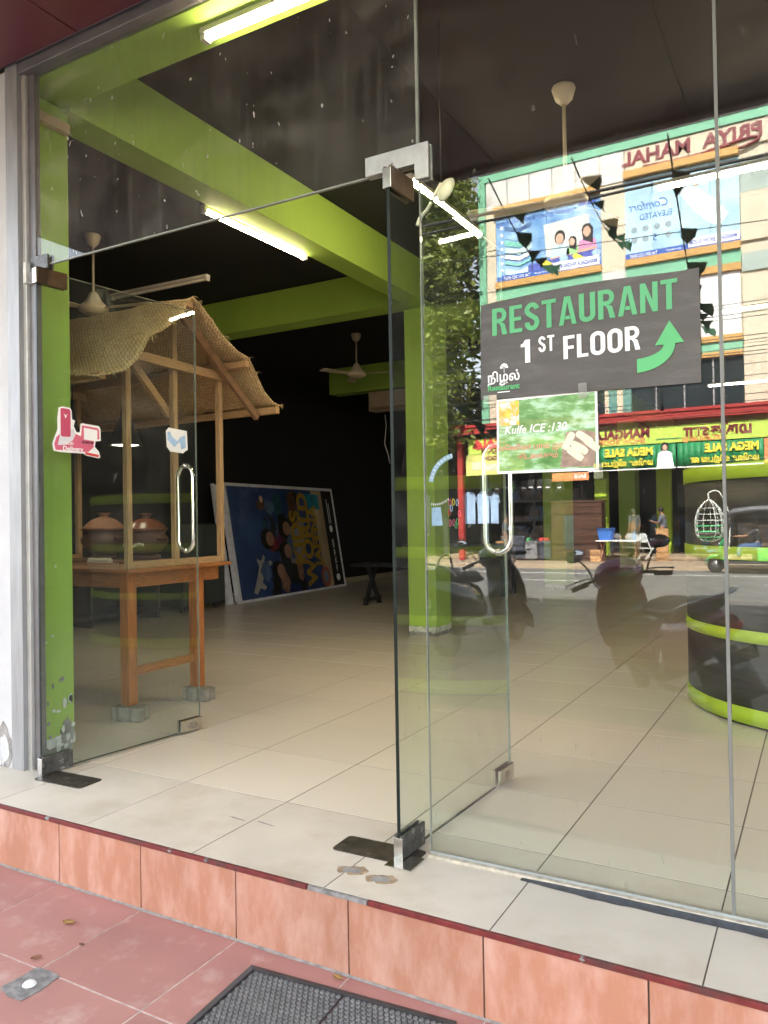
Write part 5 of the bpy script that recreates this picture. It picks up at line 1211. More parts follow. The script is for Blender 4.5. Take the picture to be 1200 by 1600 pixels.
# ---------------------------------------------------------------- cables, bunting, dish lamp
GC = 'overhead cables strung along the street'
def cable(y, xa, za, xb, zb, sag, r, lab):
    pts = [V(xa + (xb - xa) * t, y, za + (zb - za) * t - sag * 4 * t * (1 - t)) for t in [k / 24 for k in range(25)]]
    return tag(MB().tube(pts, r, 6).build('overhead_cable', m_cable), lab, 'cable', GC)
cable(15.0, -22, 9.3, 14, 8.9, .5, .040, 'thick twisted black cable crossing the two billboards, upper')
cable(15.0, -22, 8.75, 14, 8.9, .35, .034, 'thick black cable crossing the two billboards, lower')
rn = random.Random(4)
ORD = ['topmost ', 'second ', 'third ', 'fourth ', 'fifth ', 'sixth ', 'seventh ', 'eighth ', 'seventh ', 'sixth ', 'fifth ', 'fourth ', 'third ', 'second ', 'lowest ']
for k in range(15):
    z = 7.1 - .21 * k + rn.uniform(-.12, .12)
    cable(19.5 + .12 * (k % 5), -24, z + rn.uniform(-.4, .4), 16, z + rn.uniform(-.4, .4), rn.uniform(.05, .3), .011, ORD[k] + 'thin black wire ' + ('down from the top of the bundle before the showroom' if k < 8 else 'up from the bottom of the bundle before the showroom'))
cable(18.5, -24, 10.2, 16, 8.0, .5, .012, 'slack thin wire looping past the Comfort billboard')
def bunting(lab, a, b, sag, n, seed):
    rn = random.Random(seed); a = Vector(a); b = Vector(b)
    o = thing('bunting', lab, 'bunting', tuple(a), 'green bunting strings across the street')
    P_ = lambda t: a + (b - a) * t - Vector((0, 0, sag * 4 * t * (1 - t)))
    MB().tube([P_(k / 30) for k in range(31)], .006, 5).build('string', m_cable, o)
    d = (b - a).normalized()
    for k in range(n):
        t = (k + .6 + rn.uniform(-.15, .15)) / n; p = P_(t); w_ = Vector((rn.uniform(.10, .19), rn.uniform(-.05, .05), rn.uniform(-.05, .02))); q = p + w_
        dn = Vector((rn.uniform(-.05, .10), rn.uniform(-.05, .05), -rn.uniform(.10, .17))); mid = (p + q) / 2
        nrm = Vector((rn.uniform(-.03, .03), 0, 0))
        vs = [p, q, mid + dn * .55 + w_ * .22 + nrm, mid + dn * .55 - w_ * .22 - nrm, mid + dn]
        f_ = MB().add(vs, [(0, 1, 2, 3), (3, 2, 4)]).build('flag', m_flag, o); m_ = f_.modifiers.new('t', 'SOLIDIFY'); m_.thickness = .002
    return o
bunting('string of green bunting flags crossing the mattress billboard, leftmost', V(-1.93, 2.35, 3.56), V(-4.3, 11.7, 6.0), .25, 8, 2)
bunting('string of green bunting flags passing between the two billboards', V(-1.36, 2.35, 3.56), V(-3.0, 11.5, 6.1), .15, 8, 3)
bunting('string of green bunting flags falling past the PRIYA MAHAL lettering', V(-.77, 2.35, 3.56), V(-1.6, 11.0, 4.3), .35, 10, 4)
bunting('string of small green bunting flags low before the tree', V(-3.6, 5.2, 2.6), V(-2.2, 4.6, 1.9), .15, 6, 5)
dn = thing('dish_lamp', 'grey white dish lamp on a bent arm inside, beside the door tube light', 'lamp', (-1.98, 1.2, 3.0))
MB().tube(smooth([(-1.905, 1.2, 2.86), (-1.885, 1.2, 2.90), (-1.84, 1.2, 2.94), (-1.80, 1.21, 3.01), (-1.765, 1.22, 3.07)]), .010, 8).build('arm', m_swhite, dn)
MB().tube([(-1.765, 1.22, 3.07), (-1.765, 1.22, 3.97)], .004, 6).build('hanger', m_darkobj, dn)
Md = Matrix.Translation((-1.715, 1.17, 3.005)) @ Matrix.Rotation(R(72), 4, 'X') @ Matrix.Rotation(R(-25), 4, 'Y')
MB().lathe([(.0, .03), (.03, .028), (.055, .015), (.068, 0), (.065, -.004), (.035, .018), (0, .02)], (0, 0, 0), 24, Md).build('dish', m_swhite, dn)
bl_ = thing('hanging_bulb', 'black hanging lamp holder before the cream pier', 'lamp', V(-1.45, 6.0, 2.4), None)
MB().tube([V(-1.45, 6.0, 2.75), V(-1.45, 6.0, 2.45)], .004, 5).build('flex', m_cable, bl_); MB().ell(V(-1.45, 6.0, 2.40), (.022, .022, .045), 10, 8).build('holder', m_darkobj, bl_)

# ---------------------------------------------------------------- goods before the showroom
def suitcase(lab, x, y, w_, h_, mat, seed):
    o = thing('suitcase', lab, 'suitcase', V(x, y, -.26), 'suitcases standing before the showroom')
    MB().box(x - w_ / 2, x + w_ / 2, -y - .14, -y + .14, -.215, -.215 + h_).build('shell', mat, o, .05)
    for sx in (-1, 1):
        for sy in (-1, 1): MB().ell((x + sx * w_ * .36, -y + sy * .09, -.235), (.022, .022, .024), 8, 6).build('wheel', m_darkobj, o)
    MB().tube([(x - .09, -y, -.215 + h_), (x - .09, -y, -.17 + h_), (x + .09, -y, -.17 + h_), (x + .09, -y, -.215 + h_)], .012, 6).build('handle', m_darkobj, o)
    for k in range(3): MB().box(x - w_ * .3 + k * w_ * .3 - .012, x - w_ * .3 + k * w_ * .3 + .012, -y + .14, -y + .150, -.15, -.3 + h_).build('rib', mat, o)
suitcase('tall slate grey suitcase before the showroom', -9.75, 24.7, .56, .85, m_suit, 1)
suitcase('silver plastic wrapped suitcase, middle one of the row', -9.2, 24.6, .46, .66, m_suitw, 2)
suitcase('dark plastic wrapped suitcase next to the lime column', -8.72, 24.7, .46, .66, m_suit, 3)
for k, (x, m_) in enumerate(((-10.0, m_redp), (-9.6, m_green_l), (-10.35, m_redp), (-8.9, m_redp))):
    tag(MB().box(x - .16, x + .16, -25.3, -25.0, .42 + .0, .54).build('boxed_toy', m_, None, .01), ['red box on the goods table behind the tall suitcase', 'green box on the goods table behind the suitcases', 'red box at the left end of the goods table', 'red box behind the wrapped suitcases'][k], 'box', 'boxes on the goods table')
gt = thing('goods_table', 'low table of boxed goods behind the suitcases', 'table', V(-9.6, 25.2, -.26))
MB().box(-10.7, -8.6, -25.4, -24.9, .37, .415).build('top', m_woodlt, gt)
for x in (-10.6, -8.7):
    for y in (-25.35, -24.95): MB().box(x - .03, x + .03, y - .03, y + .03, -.258, .37).build('leg', m_woodlt, gt)
for k in range(9):
    x = -10.9 + .33 * k + rn.uniform(-.06, .06); L_ = rn.uniform(.3, .55)
    o = thing('hanging_bag', ['black school bag with white print hung under the canopy, leftmost', 'dark bag hung second from the left under the canopy', 'black bag with pale straps hung under the canopy', 'black bag with green trim hung under the canopy', 'dark rucksack hung mid row under the canopy', 'black bag hung fourth from the lime column', 'dark bag hung third from the lime column', 'black bag with white logo hung near the lime column', 'dark bag hung next to the lime column'][k], 'bag', V(x, 24.9, 2.3), 'bags hung under the canopy')
    MB().box(x - .13, x + .13, -24.98, -24.86, 2.68 - L_, 2.68).build('bag_body', random.choice([m_seat, m_suit, m_darkobj]), o, .04)
    MB().box(x - .07, x + .07, -24.858, -24.852, 2.5 - L_ * .3, 2.54 - L_ * .3).build('printed_logo', random.choice([m_white, m_green_l, m_white]), o)
    MB().tube([(x - .06, -24.92, 2.68), (x, -24.92, 2.80), (x + .06, -24.92, 2.68)], .01, 6).build('strap', m_cable, o)
for k, (x, w_) in enumerate(((-11.75, .42), (-11.2, .46), (-10.75, .30))):
    o = thing('hanging_shirt', ['pale blue shirt on a rail, left of three', 'pale blue shirt on a rail, middle of three', 'blue shirt on a rail, nearest the standing man'][k], 'shirt', V(x, 25.0, 1.1), 'shirts on the rail')
    MB().prism([(-w_ / 2, -1.1), (w_ / 2, -1.1), (w_ / 2, -.15), (w_ * .62, -.35), (w_ * .72, -.28), (w_ * .45, .05), (.08, .12), (-.08, .12), (-w_ * .45, .05), (-w_ * .72, -.28), (-w_ * .62, -.35), (-w_ / 2, -.15)], frame(V(x, 25.0, 2.2), UX, UZ), .05).build('cloth', m_shirtb, o)
    MB().tube([V(x, 24.98, 2.32), V(x, 24.98, 2.42)], .008, 6).build('hook', m_chrome, o)
tag(MB().tube([V(-12.3, 24.98, 2.42), V(-10.4, 24.98, 2.42)], .015, 8).build('clothes_rail', m_aludark), 'grey clothes rail across the shopfront holding the shirts', 'rail')
wd = thing('wardrobe', 'dark brown laminate wardrobe standing on the far pavement', 'wardrobe', V(-7.55, 24.8, -.26))
MB().box(-8.45, -6.65, -25.1, -24.55, -.19, 1.80).build('carcass', m_wardrobe, wd, .01); MB().box(-8.50, -6.60, -25.15, -24.50, 1.802, 1.86).build('cornice', m_wardrobe, wd); MB().box(-8.50, -6.60, -25.15, -24.50, -.258, -.192).build('plinth', m_wardrobe, wd)
for k in range(3):
    x0 = -8.43 + .595 * k; MB().box(x0 + .01, x0 + .58, -24.547, -24.53, -.15, 1.77).build('door', m_wardrobe, wd, .004); MB().box(x0 + .5, x0 + .52, -24.53, -24.505, .7, .95).build('handle', m_chrome, wd)
MB().box(-8.0, -7.62, -24.528, -24.522, .15, 1.35).build('mirror', m_mirror, wd)
rs = random.Random(21); mb = MB()
for k in range(150):
    x = rs.uniform(-11.3, -8.5) if k < 80 else rs.uniform(-8.3, 6); zb = rs.choice((-.10, .41, 1.21, 2.01)) if k < 80 else -.10
    y = rs.uniform(28.55, 28.95) if k < 80 else rs.uniform(27.6, 29.2); w_ = rs.uniform(.08, .28); h_ = rs.uniform(.12, .62) * (1 if k < 80 else 2.4)
    mb.box(x - w_, x + w_, -y - .12, -y + .12, zb + .003 * (k % 5), zb + h_)
tag(mb.build('shop_stock', P('mixed_stock', (.10, .10, .11), .5, var=.7, scale=2.2, c2=(.30, .22, .18), stain=(.10, .20, .36), st=(.5, .58), sts=1.4)), 'dim clutter of boxed stock at the back of the showroom', 'stock', None, 'stuff')
tw = thing('folding_table', 'white topped folding table on the far pavement with a blue bin', 'table', V(-6.0, 24.3, -.26))
MB().box(-6.75, -5.35, -24.6, -24.0, .44, .475).build('top', m_white, tw)
for x in (-6.6, -5.5):
    MB().bar(V(x, 24.05, -.255), V(x + .05, 24.55, .44), .03, .03).build('leg', m_pinkmetal, tw); MB().bar(V(x + .05, 24.55, -.255), V(x, 24.05, .44), .03, .03).build('leg', m_pinkmetal, tw)
o = thing('blue_bin', 'blue square plastic bin on the white folding table', 'bin', V(-6.45, 24.3, .476))
MB().loft([[V(-6.45 + sx * s_, 24.3 + sy * s_, z) for sx, sy in ((-1, -1), (1, -1), (1, 1), (-1, 1))] for s_, z in ((.19, .477), (.25, .86), (.225, .86), (.17, .50))], False).build('body', m_bin, o)
MB().lathe([(.275, .86), (.29, .87), (.275, .885), (.255, .87), (.275, .86)], V(-6.45, 24.3, 0), 4, Matrix.Rotation(R(45), 4, 'Z') @ Matrix.Diagonal((1.28, 1.28, 1, 1))).build('rim', m_bin, o)
def chair(lab, x, y, m_f, m_b, rot):
    o = thing('folding_chair', lab, 'chair', V(x, y, -.26), 'folding chairs at the white table'); B_ = Matrix.Translation(V(x, y, -.26)) @ Matrix.Rotation(R(rot), 4, 'Z')
    for sx in (-1, 1):
        MB().tube([B_ @ Vector((sx * .2, -.22, .012)), B_ @ Vector((sx * .2, .18, .88))], .016, 7).build('back_leg', m_f, o); MB().tube([B_ @ Vector((sx * .18, .24, .012)), B_ @ Vector((sx * .18, -.16, .46))], .016, 7).build('front_leg', m_f, o)
    MB().box(-.2, .2, -.2, .2, .44, .47, B_).build('seat', m_b, o, .01)
    Mb = B_ @ Matrix.Translation((0, .14, .80)) @ Matrix.Rotation(R(90), 4, 'X')
    MB().prism([(-.2, -.15), (.2, -.15), (.2, .08), (.12, .15), (-.12, .15), (-.2, .08)], Mb, .02).build('backrest', m_b, o)
    MB().tube([B_ @ Vector((-.2, -.14, .18)), B_ @ Vector((.2, -.14, .18))], .012, 6).build('stretcher', m_f, o)
chair('copper framed folding chair with grey back beside the blue bin', -6.25, 25.0, m_pinkmetal, P('grey_plastic', (.23, .22, .22), .5), 10)
chair('copper framed folding chair with pale grey back at the white table', -5.75, 25.05, m_pinkmetal, P('pale_grey_plastic', (.36, .37, .38), .5), -8)
chair('white framed folding chair at the end of the white table', -5.2, 24.5, m_swhite, m_swhite, 35)
tag(MB().box(-4.95, -4.55, -25.1, -25.02, -.258, .85).build('plywood_sheet', m_woodlt), 'plain wooden panel leaning by the folding chairs', 'panel')
tag(MB().lathe([(.0, 0), (.055, 0), (.06, .1), (.05, .2), (.02, .26), (.02, .30), (0, .30)], V(-5.5, 24.2, .476), 14).build('water_bottle', m_bluep), 'pale blue water bottle on the white folding table', 'bottle')
bx = tag(MB().box(-6.95, -6.6, -24.4, -24.0, -.258, .15).build('cardboard_box', m_woodlt, None, .006), 'open brown cardboard box under the folding table', 'box')
eg = thing('egg_chair', 'white wire hanging egg chair with green base before the showroom', 'swing chair', V(-3.2, 24.5, -.26))
cx, cyy = -3.2, 24.6
for k in range(12):
    a = 2 * math.pi * k / 12
    if 3 <= k <= 4: continue
    prof_ = [(.02, 1.78), (.22, 1.62), (.38, 1.35), (.45, 1.0), (.42, .70), (.28, .48), (.03, .42)]
    MB().tube(smooth([V(cx + q * math.cos(a), cyy - q * math.sin(a) * .8, z) for q, z in prof_], 5), .014, 6).build('rib', m_swhite, eg)
for q, z, m_ in ((.30, 1.5, m_swhite), (.40, 1.3, m_swhite), (.45, 1.1, m_swhite), (.45, .92, m_sgreen), (.43, .74, m_sgreen), (.36, .56, m_sgreen), (.22, .46, m_sgreen)):
    MB().tube([V(cx + q * math.cos(2 * math.pi * i / 20), cyy - q * math.sin(2 * math.pi * i / 20) * .8, z) for i in range(20)], .016 if m_ is m_sgreen else .010, 6, closed=True).build('hoop', m_, eg)
MB().ell(V(cx, cyy, .66), (.34, .28, .09), 14, 8).build('cushion', m_seatg, eg)
MB().tube(smooth([V(cx + .5, cyy + .5, -.25), V(cx + .55, cyy + .45, 1.2), V(cx + .3, cyy + .2, 2.0), V(cx, cyy, 2.0), V(cx, cyy, 1.78)]), .022, 8).build('stand_pole', m_swhite, eg)
MB().lathe([(.38, 0), (.40, .02), (.38, .04), (.36, .02), (.38, 0)], V(cx + .45, cyy + .45, -.255), 24).build('stand_base', m_sgreen, eg)

# ---------------------------------------------------------------- people
def skinmesh(name, nodes, edges, mat, parent, sub=2):
    keys = list(nodes); idx = {k: i for i, k in enumerate(keys)}
    me = bpy.data.meshes.new(name); me.from_pydata([nodes[k][0] for k in keys], [(idx[a], idx[b]) for a, b in edges], [])
    o = link(name, me, parent); md = o.modifiers.new('skin', 'SKIN'); md.use_smooth_shade = True
    lay = me.skin_vertices[0] if len(me.skin_vertices) else None
    if lay is None:
        bm = bmesh.new(); bm.from_mesh(me); bm.verts.layers.skin.verify(); bm.to_mesh(me); bm.free(); lay = me.skin_vertices[0]
    for k in keys:
        rr = nodes[k][1]; rr = rr if isinstance(rr, tuple) else (rr, rr); lay.data[idx[k]].radius = rr
    lay.data[0].use_root = True
    sb_ = o.modifiers.new('sub', 'SUBSURF'); sb_.levels = sub; sb_.render_levels = sub
    me.materials.append(mat); return o
def person(label, base, rot, J, top, bottom, long_skirt=False, group=None, hair_long=False, carry=None):
    """J: joint positions in the person's own frame (x right, y forward, z up, metres)"""
    B_ = Matrix.Translation(base) @ Matrix.Rotation(R(rot), 4, 'Z'); o = thing('person', label, 'person', base, group)
    W = {k: tuple(B_ @ Vector(v)) for k, v in J.items()}
    N_ = {'pelvis': (W['pelvis'], (.13, .10)), 'waist': (W['waist'], (.12, .09)), 'chest': (W['chest'], (.15, .105)), 'neck': (W['neck'], .052), 'jaw': (W['jaw'], .066), 'head': (W['head'], (.078, .092)), 'crown': (W['crown'], .062)}
    E_ = [('pelvis', 'waist'), ('waist', 'chest'), ('chest', 'neck'), ('neck', 'jaw'), ('jaw', 'head'), ('head', 'crown')]
    for s_ in 'lr':
        N_.update({'sh' + s_: (W['sh' + s_], .058), 'el' + s_: (W['el' + s_], .042), 'wr' + s_: (W['wr' + s_], .028), 'ha' + s_: (W['ha' + s_], (.036, .018)), 'hip' + s_: (W['hip' + s_], .092), 'kn' + s_: (W['kn' + s_], .058), 'an' + s_: (W['an' + s_], .040), 'to' + s_: (W['to' + s_], .034)})
        E_ += [('chest', 'sh' + s_), ('sh' + s_, 'el' + s_), ('el' + s_, 'wr' + s_), ('wr' + s_, 'ha' + s_), ('pelvis', 'hip' + s_), ('hip' + s_, 'kn' + s_), ('kn' + s_, 'an' + s_), ('an' + s_, 'to' + s_)]
        d = (Vector(W['ha' + s_]) - Vector(W['wr' + s_])).normalized(); side = d.cross(Vector((0, 0, 1)))
        side = side.normalized() if side.length > .1 else Vector((1, 0, 0))
        for q in range(4):
            N_['f%d%s' % (q, s_)] = (tuple(Vector(W['ha' + s_]) + d * (.075 - .008 * abs(q - 1)) + side * (.022 * (q - 1.5))), .009); E_.append(('ha' + s_, 'f%d%s' % (q, s_)))
        N_['th' + s_] = (tuple(Vector(W['wr' + s_]) + d * .06 + side * .055), .010); E_.append(('wr' + s_, 'th' + s_))
    skinmesh('body', N_, E_, m_skin, o)
    g_ = 1.16
    C = {'p': (W['pelvis'], (.155, .12)), 'w': (W['waist'], (.145, .112)), 'c': (W['chest'], (.175, .125)), 'n': (tuple(Vector(W['chest']).lerp(Vector(W['neck']), .72)), .075)}; EC = [('p', 'w'), ('w', 'c'), ('c', 'n')]
    for s_ in 'lr':
        C['s' + s_] = (W['sh' + s_], .075); C['e' + s_] = (tuple(Vector(W['sh' + s_]).lerp(Vector(W['el' + s_]), .92)), .060); EC += [('c', 's' + s_), ('s' + s_, 'e' + s_)]
    skinmesh('shirt', C, EC, top, o)
    if long_skirt:
        p = Vector(W['pelvis']); a = (Vector(W['anl']) + Vector(W['anr'])) / 2
        skinmesh('sarong', {'a': (tuple(p + Vector((0, 0, .06))), (.155, .12)), 'b': (tuple(p.lerp(a, .35)), (.20, .16)), 'c': (tuple(p.lerp(a, .7)), (.19, .16)), 'd': (tuple(p.lerp(a, .93)), (.19, .16))}, [('a', 'b'), ('b', 'c'), ('c', 'd')], bottom, o)
    else:
        D = {'p': (W['pelvis'], (.15, .118))}; ED = []
        for s_ in 'lr':
            D['h' + s_] = (W['hip' + s_], .105); D['k' + s_] = (W['kn' + s_], .075); D['a' + s_] = (tuple(Vector(W['kn' + s_]).lerp(Vector(W['an' + s_]), .93)), .062); ED += [('p', 'h' + s_), ('h' + s_, 'k' + s_), ('k' + s_, 'a' + s_)]
        skinmesh('trousers', D, ED, bottom, o)
    hd = Vector(W['head']); up_ = (Vector(W['crown']) - Vector(W['jaw'])).normalized(); fwd = B_.to_3x3() @ Vector((0, 1, 0))
    Mh = Matrix.Rotation(0, 4, 'Z')
    MB().ell(tuple(hd + up_ * .035 - fwd * .022), (.098, .098, .105), 14, 10).build('hair', m_hair, o)
    if hair_long: MB().ell(tuple(hd - up_ * .06 - fwd * .07), (.085, .06, .16), 12, 9).build('hair', m_hair, o)
    fc_ = hd + fwd * .082
    sd = B_.to_3x3() @ Vector((1, 0, 0))
    for s_ in (-1, 1):
        MB().ell(tuple(hd + fwd * .078 + sd * s_ * .03 - up_ * .01), (.010, .010, .007), 8, 6).build('eye', m_hair, o); MB().ell(tuple(hd + sd * s_ * .088 - up_ * .015), (.014, .018, .03), 8, 6).build('ear', m_skin, o)
    MB().ell(tuple(fc_ + fwd * .012 - up_ * .035), (.013, .016, .02), 8, 6).build('nose', m_skin, o)
    MB().ell(tuple(fc_ - up_ * .072 - fwd * .008), (.022, .008, .006), 8, 6).build('mouth', m_dred, o)
    for s_ in 'lr': MB().ell(tuple(Vector(W['to' + s_]).lerp(Vector(W['an' + s_]), .45) - Vector((0, 0, .028))), (.045, .045, .028), 10, 6).build('sandal', m_darkobj, o)
    return o
STAND = dict(pelvis=(0, 0, .90), waist=(0, 0, 1.08), chest=(0, .01, 1.28), neck=(0, .01, 1.44), jaw=(0, .03, 1.51), head=(0, .035, 1.57), crown=(0, .03, 1.645),
             shl=(-.17, 0, 1.36), ell=(-.22, -.02, 1.08), wrl=(-.21, .05, .85), hal=(-.21, .07, .78), shr=(.17, 0, 1.36), elr=(.22, -.02, 1.08), wrr=(.21, .05, .85), har=(.21, .07, .78),
             hipl=(-.09, 0, .84), knl=(-.10, .02, .46), anl=(-.10, -.01, .08), tol=(-.11, .15, .035), hipr=(.09, 0, .84), knr=(.10, .02, .46), anr=(.10, -.01, .08), tor=(.11, .15, .035))
J1 = dict(STAND); J1.update(elr=(.22, .10, 1.12), wrr=(.12, .30, 1.18), har=(.10, .37, 1.20), wrl=(-.10, .26, 1.12), hal=(-.06, .33, 1.16), ell=(-.2, .06, 1.10), jaw=(0, .06, 1.50), head=(0, .085, 1.555), crown=(0, .07, 1.635))
person('man in blue check shirt and dark sarong looking at his phone outside the showroom', V(-4.75, 25.2, -.10), 95, J1, m_checkb, m_checkd, True)
MB_ph = tag(MB().box(-.035, .035, -.005, .005, -.07, .07, Matrix.Translation(Matrix.Translation(V(-4.75, 25.2, -.10)) @ Matrix.Rotation(R(95), 4, 'Z') @ Vector((.02, .40, 1.24))) @ Matrix.Rotation(R(95), 4, 'Z') @ Matrix.Rotation(R(-50), 4, 'X')).build('mobile_phone', m_darkobj), 'black mobile phone held by the man in the check sarong', 'phone')
J2 = dict(STAND); J2.update(jaw=(0, .07, 1.49), head=(0, .10, 1.54), crown=(0, .09, 1.62))
person('woman with dark hair in a grey check top standing behind the folding chairs', V(-5.75, 25.45, -.10), 130, J2, m_checkd, m_checkd, True, None, True)
J4 = dict(STAND); J4.update(knl=(-.10, .10, .47), anl=(-.10, .22, .09), tol=(-.11, .38, .04), anr=(.10, -.20, .12), tor=(.11, -.05, .035), knr=(.10, .0, .47), har=(.24, .16, .82), wrr=(.23, .12, .88))
person('man in a slate shirt and pale trousers walking past the suitcases', V(-9.75, 23.4, -.26), -100, J4, m_shirtdk, m_pantg)

# ---------------------------------------------------------------- scooters
def sect(c, w_, h_, n=16, pw=2.4, tilt=0.0):
    """one cross-section ring across the scooter at c=(x,z): half width w_, half height h_"""
    out = []
    for k in range(n):
        t = 2 * math.pi * k / n; a, b = math.cos(t), math.sin(t)
        yy = math.copysign(abs(a) ** (2 / pw), a) * w_; zz_ = math.copysign(abs(b) ** (2 / pw), b) * h_
        out.append(Vector((c[0] - zz_ * math.sin(tilt), yy, c[1] + zz_ * math.cos(tilt))))
    return out
def scooter(label, loc, heading, lean, steer, paint, dark, plate_txt, rail=True, front=True):
    B_ = Matrix.Translation(loc) @ Matrix.Rotation(heading, 4, 'Z') @ Matrix.Rotation(R(lean), 4, 'X') @ Matrix.Diagonal((1.15, 1.15, 1.15, 1))
    o = thing('scooter', label, 'scooter', loc)
    def tr(mb): mb.v = [tuple(B_ @ Vector(p)) for p in mb.v]; return mb
    S_ = B_.copy()
    Hs = Matrix.Translation((.49, 0, .79)) @ Matrix.Rotation(R(-24), 4, 'Y') @ Matrix.Rotation(R(steer), 4, 'Z')   # steering head
    def st(mb): mb.v = [tuple(B_ @ Hs @ Vector(p)) for p in mb.v]; return mb
    # front wheel turns with the steering
    fwx, fwz = .64, .22
    for (x, nm) in ((.64, 'front_wheel'), (-.62, 'rear_wheel')):
        Mw = Matrix.Translation((x, 0, .215)) @ Matrix.Rotation(R(90), 4, 'X')
        if nm == 'front_wheel': Mw = Matrix.Translation((x, 0, .215)) @ Matrix.Rotation(R(steer), 4, 'Z') @ Matrix.Rotation(R(90), 4, 'X')
        wh = tr(MB().lathe([(.13, -.03), (.15, -.045), (.18, -.05), (.208, -.036), (.215, 0), (.208, .036), (.18, .05), (.15, .045), (.13, .03)], (0, 0, 0), 30, Mw)).build(nm, m_tyre, o)
        tr(MB().lathe([(.0, -.035), (.03, -.04), (.05, -.02), (.12, -.018), (.14, -.04), (.14, .04), (.12, .018), (.05, .02), (.03, .04), (0, .035)], (0, 0, 0), 24, Mw)).build('rim', m_darkobj, wh)
    # fender
    rg = []
    for k in range(11):
        a = R(-18 + 17 * k); rr = .245 + .012 * math.sin(k * .6); rg.append([Vector((.64 + math.cos(a) * rr + (.03 if k < 3 else 0), y, .235 + math.sin(a) * rr - q)) for y, q in ((-.075, .05), (-.06, .012), (-.03, .0), (0, -.004), (.03, 0), (.06, .012), (.075, .05), (.055, .055), (0, .02), (-.055, .055))])
    tr(MB().loft(rg)).build('front_fender', paint, o)
    for s_ in (-1, 1): tr(MB().tube([(.64, s_ * .062, .215), (.56, s_ * .062, .42)], .018, 8)).build('fork_leg', dark, o)
    # leg shield with the front apron
    ap_ = [sect((.70, .30), .10, .02, tilt=1.2), sect((.66, .42), .19, .035, tilt=1.25), sect((.60, .58), .225, .05, tilt=1.25), sect((.55, .74), .215, .06, tilt=1.25), sect((.50, .88), .17, .055, tilt=1.25), sect((.47, .95), .09, .04, tilt=1.25)]
    tr(MB().loft(ap_)).build('leg_shield', paint, o)
    tr(MB().loft([sect((.50, .30), .17, .02, tilt=1.3), sect((.45, .50), .17, .03, tilt=1.3), sect((.43, .70), .14, .03, tilt=1.3)])).build('inner_shield', dark, o)
    for s_ in (-1, 1): tr(MB().ell((.645, s_ * .13, .56), (.02, .05, .03), 10, 7)).build('indicator', P('amber_lens_%d%s' % (s_, label[:3]), (.55, .25, .05), .2), o)
    tr(MB().loft([sect((.48, .27), .15, .035), sect((.2, .26), .165, .035), sect((-.08, .27), .16, .04)])).build('floorboard', dark, o)
    # rear body
    tr(MB().loft([sect((-.02, .42), .12, .10), sect((-.12, .50), .165, .19), sect((-.35, .55), .185, .19), sect((-.60, .62), .165, .155), sect((-.80, .69), .115, .10), sect((-.93, .74), .06, .05)])).build('tail_body', paint, o)
    tr(MB().loft([sect((.02, .72), .10, .03), sect((-.10, .765), .135, .052), sect((-.32, .765), .15, .058), sect((-.56, .80), .145, .055), sect((-.78, .83), .10, .035)])).build('seat', m_seat, o)
    if rail: tr(MB().tube(smooth([(-.55, .17, .76), (-.70, .17, .86), (-.90, .12, .915), (-.96, 0, .92), (-.90, -.12, .915), (-.70, -.17, .86), (-.55, -.17, .76)]), .013, 8)).build('grab_rail', m_exh, o)
    tr(MB().ell((-.915, 0, .71), (.03, .09, .035), 12, 8)).build('tail_lamp', m_redp, o)
    tr(MB().loft([sect((-.78, .56), .09, .012, tilt=.6), sect((-.90, .42), .085, .012, tilt=.6), sect((-.98, .30), .08, .010, tilt=.6)])).build('rear_mudguard', dark, o)
    np2 = tr(MB().box(-.945, -.935, -.11, .11, .50, .58)).build('number_plate', m_white if plate_txt else m_darkobj, o)
    if plate_txt: text('lettering', plate_txt, .075, B_ @ frame((-.947, 0, .54), (0, -1, 0), (0, 0, 1)), m_hair, np2, .02, .9)
    tr(MB().tube([(-.15, -.19, .26), (-.45, -.20, .27), (-.55, -.205, .29), (-.93, -.215, .36)], [.018, .03, .052, .05], 14)).build('exhaust', dark, o)
    tr(MB().tube(smooth([(-.52, -.262, .29), (-.72, -.268, .325), (-.90, -.272, .36)]), [.022] * 17, 8)).build('exhaust_shield', m_exh, o)
    tr(MB().box(-.50, -.20, .05, .17, .18, .34)).build('engine_case', m_aludark, o, .03)
    tr(MB().tube([(-.05, .16, .25), (-.14, .36, .015)], .012, 7)).build('side_stand', dark, o)
    # handlebar group
    h_ = st(MB().loft([sect((.19, .01), .06, .06), sect((.14, .10), .15, .13), sect((.03, .16), .19, .14), sect((-.06, .17), .15, .11), sect((-.12, .16), .07, .06)])).build('handlebar_cowl', paint, o)
    st(MB().ell((.155, 0, .09), (.03, .085, .075), 16, 10)).build('headlamp', P('lens_' + label[:5].strip(), (.45, .46, .46), .08, coat=1), h_)
    st(MB().ell((-.07, 0, .235), (.06, .10, .02), 14, 8)).build('dial_cluster', m_darkobj, h_)
    bar_ = st(MB().tube(smooth([(-.05, -.36, .14), (.0, -.20, .155), (.02, 0, .15), (.0, .20, .155), (-.05, .36, .14)]), .012, 8)).build('handlebar', dark, o)
    for s_ in (-1, 1):
        st(MB().tube([(-.022, s_ * .245, .148), (-.054, s_ * .375, .139)], .0185, 10)).build('grip', m_tyre, bar_)
        lv = st(MB().tube(smooth([(.045, s_ * .21, .148), (.052, s_ * .30, .140), (.028, s_ * .40, .130)]), .007, 6)).build('brake_lever', m_exh, bar_)
        st(MB().ell((.028, s_ * .40, .130), (.011, .011, .011), 8, 6)).build('lever_ball', m_exh, lv)
        ms = st(MB().tube(smooth([(.0, s_ * .20, .165), (-.01, s_ * .235, .28), (.0, s_ * .29, .36)]), .007, 7)).build('mirror_stem', m_darkobj, o)
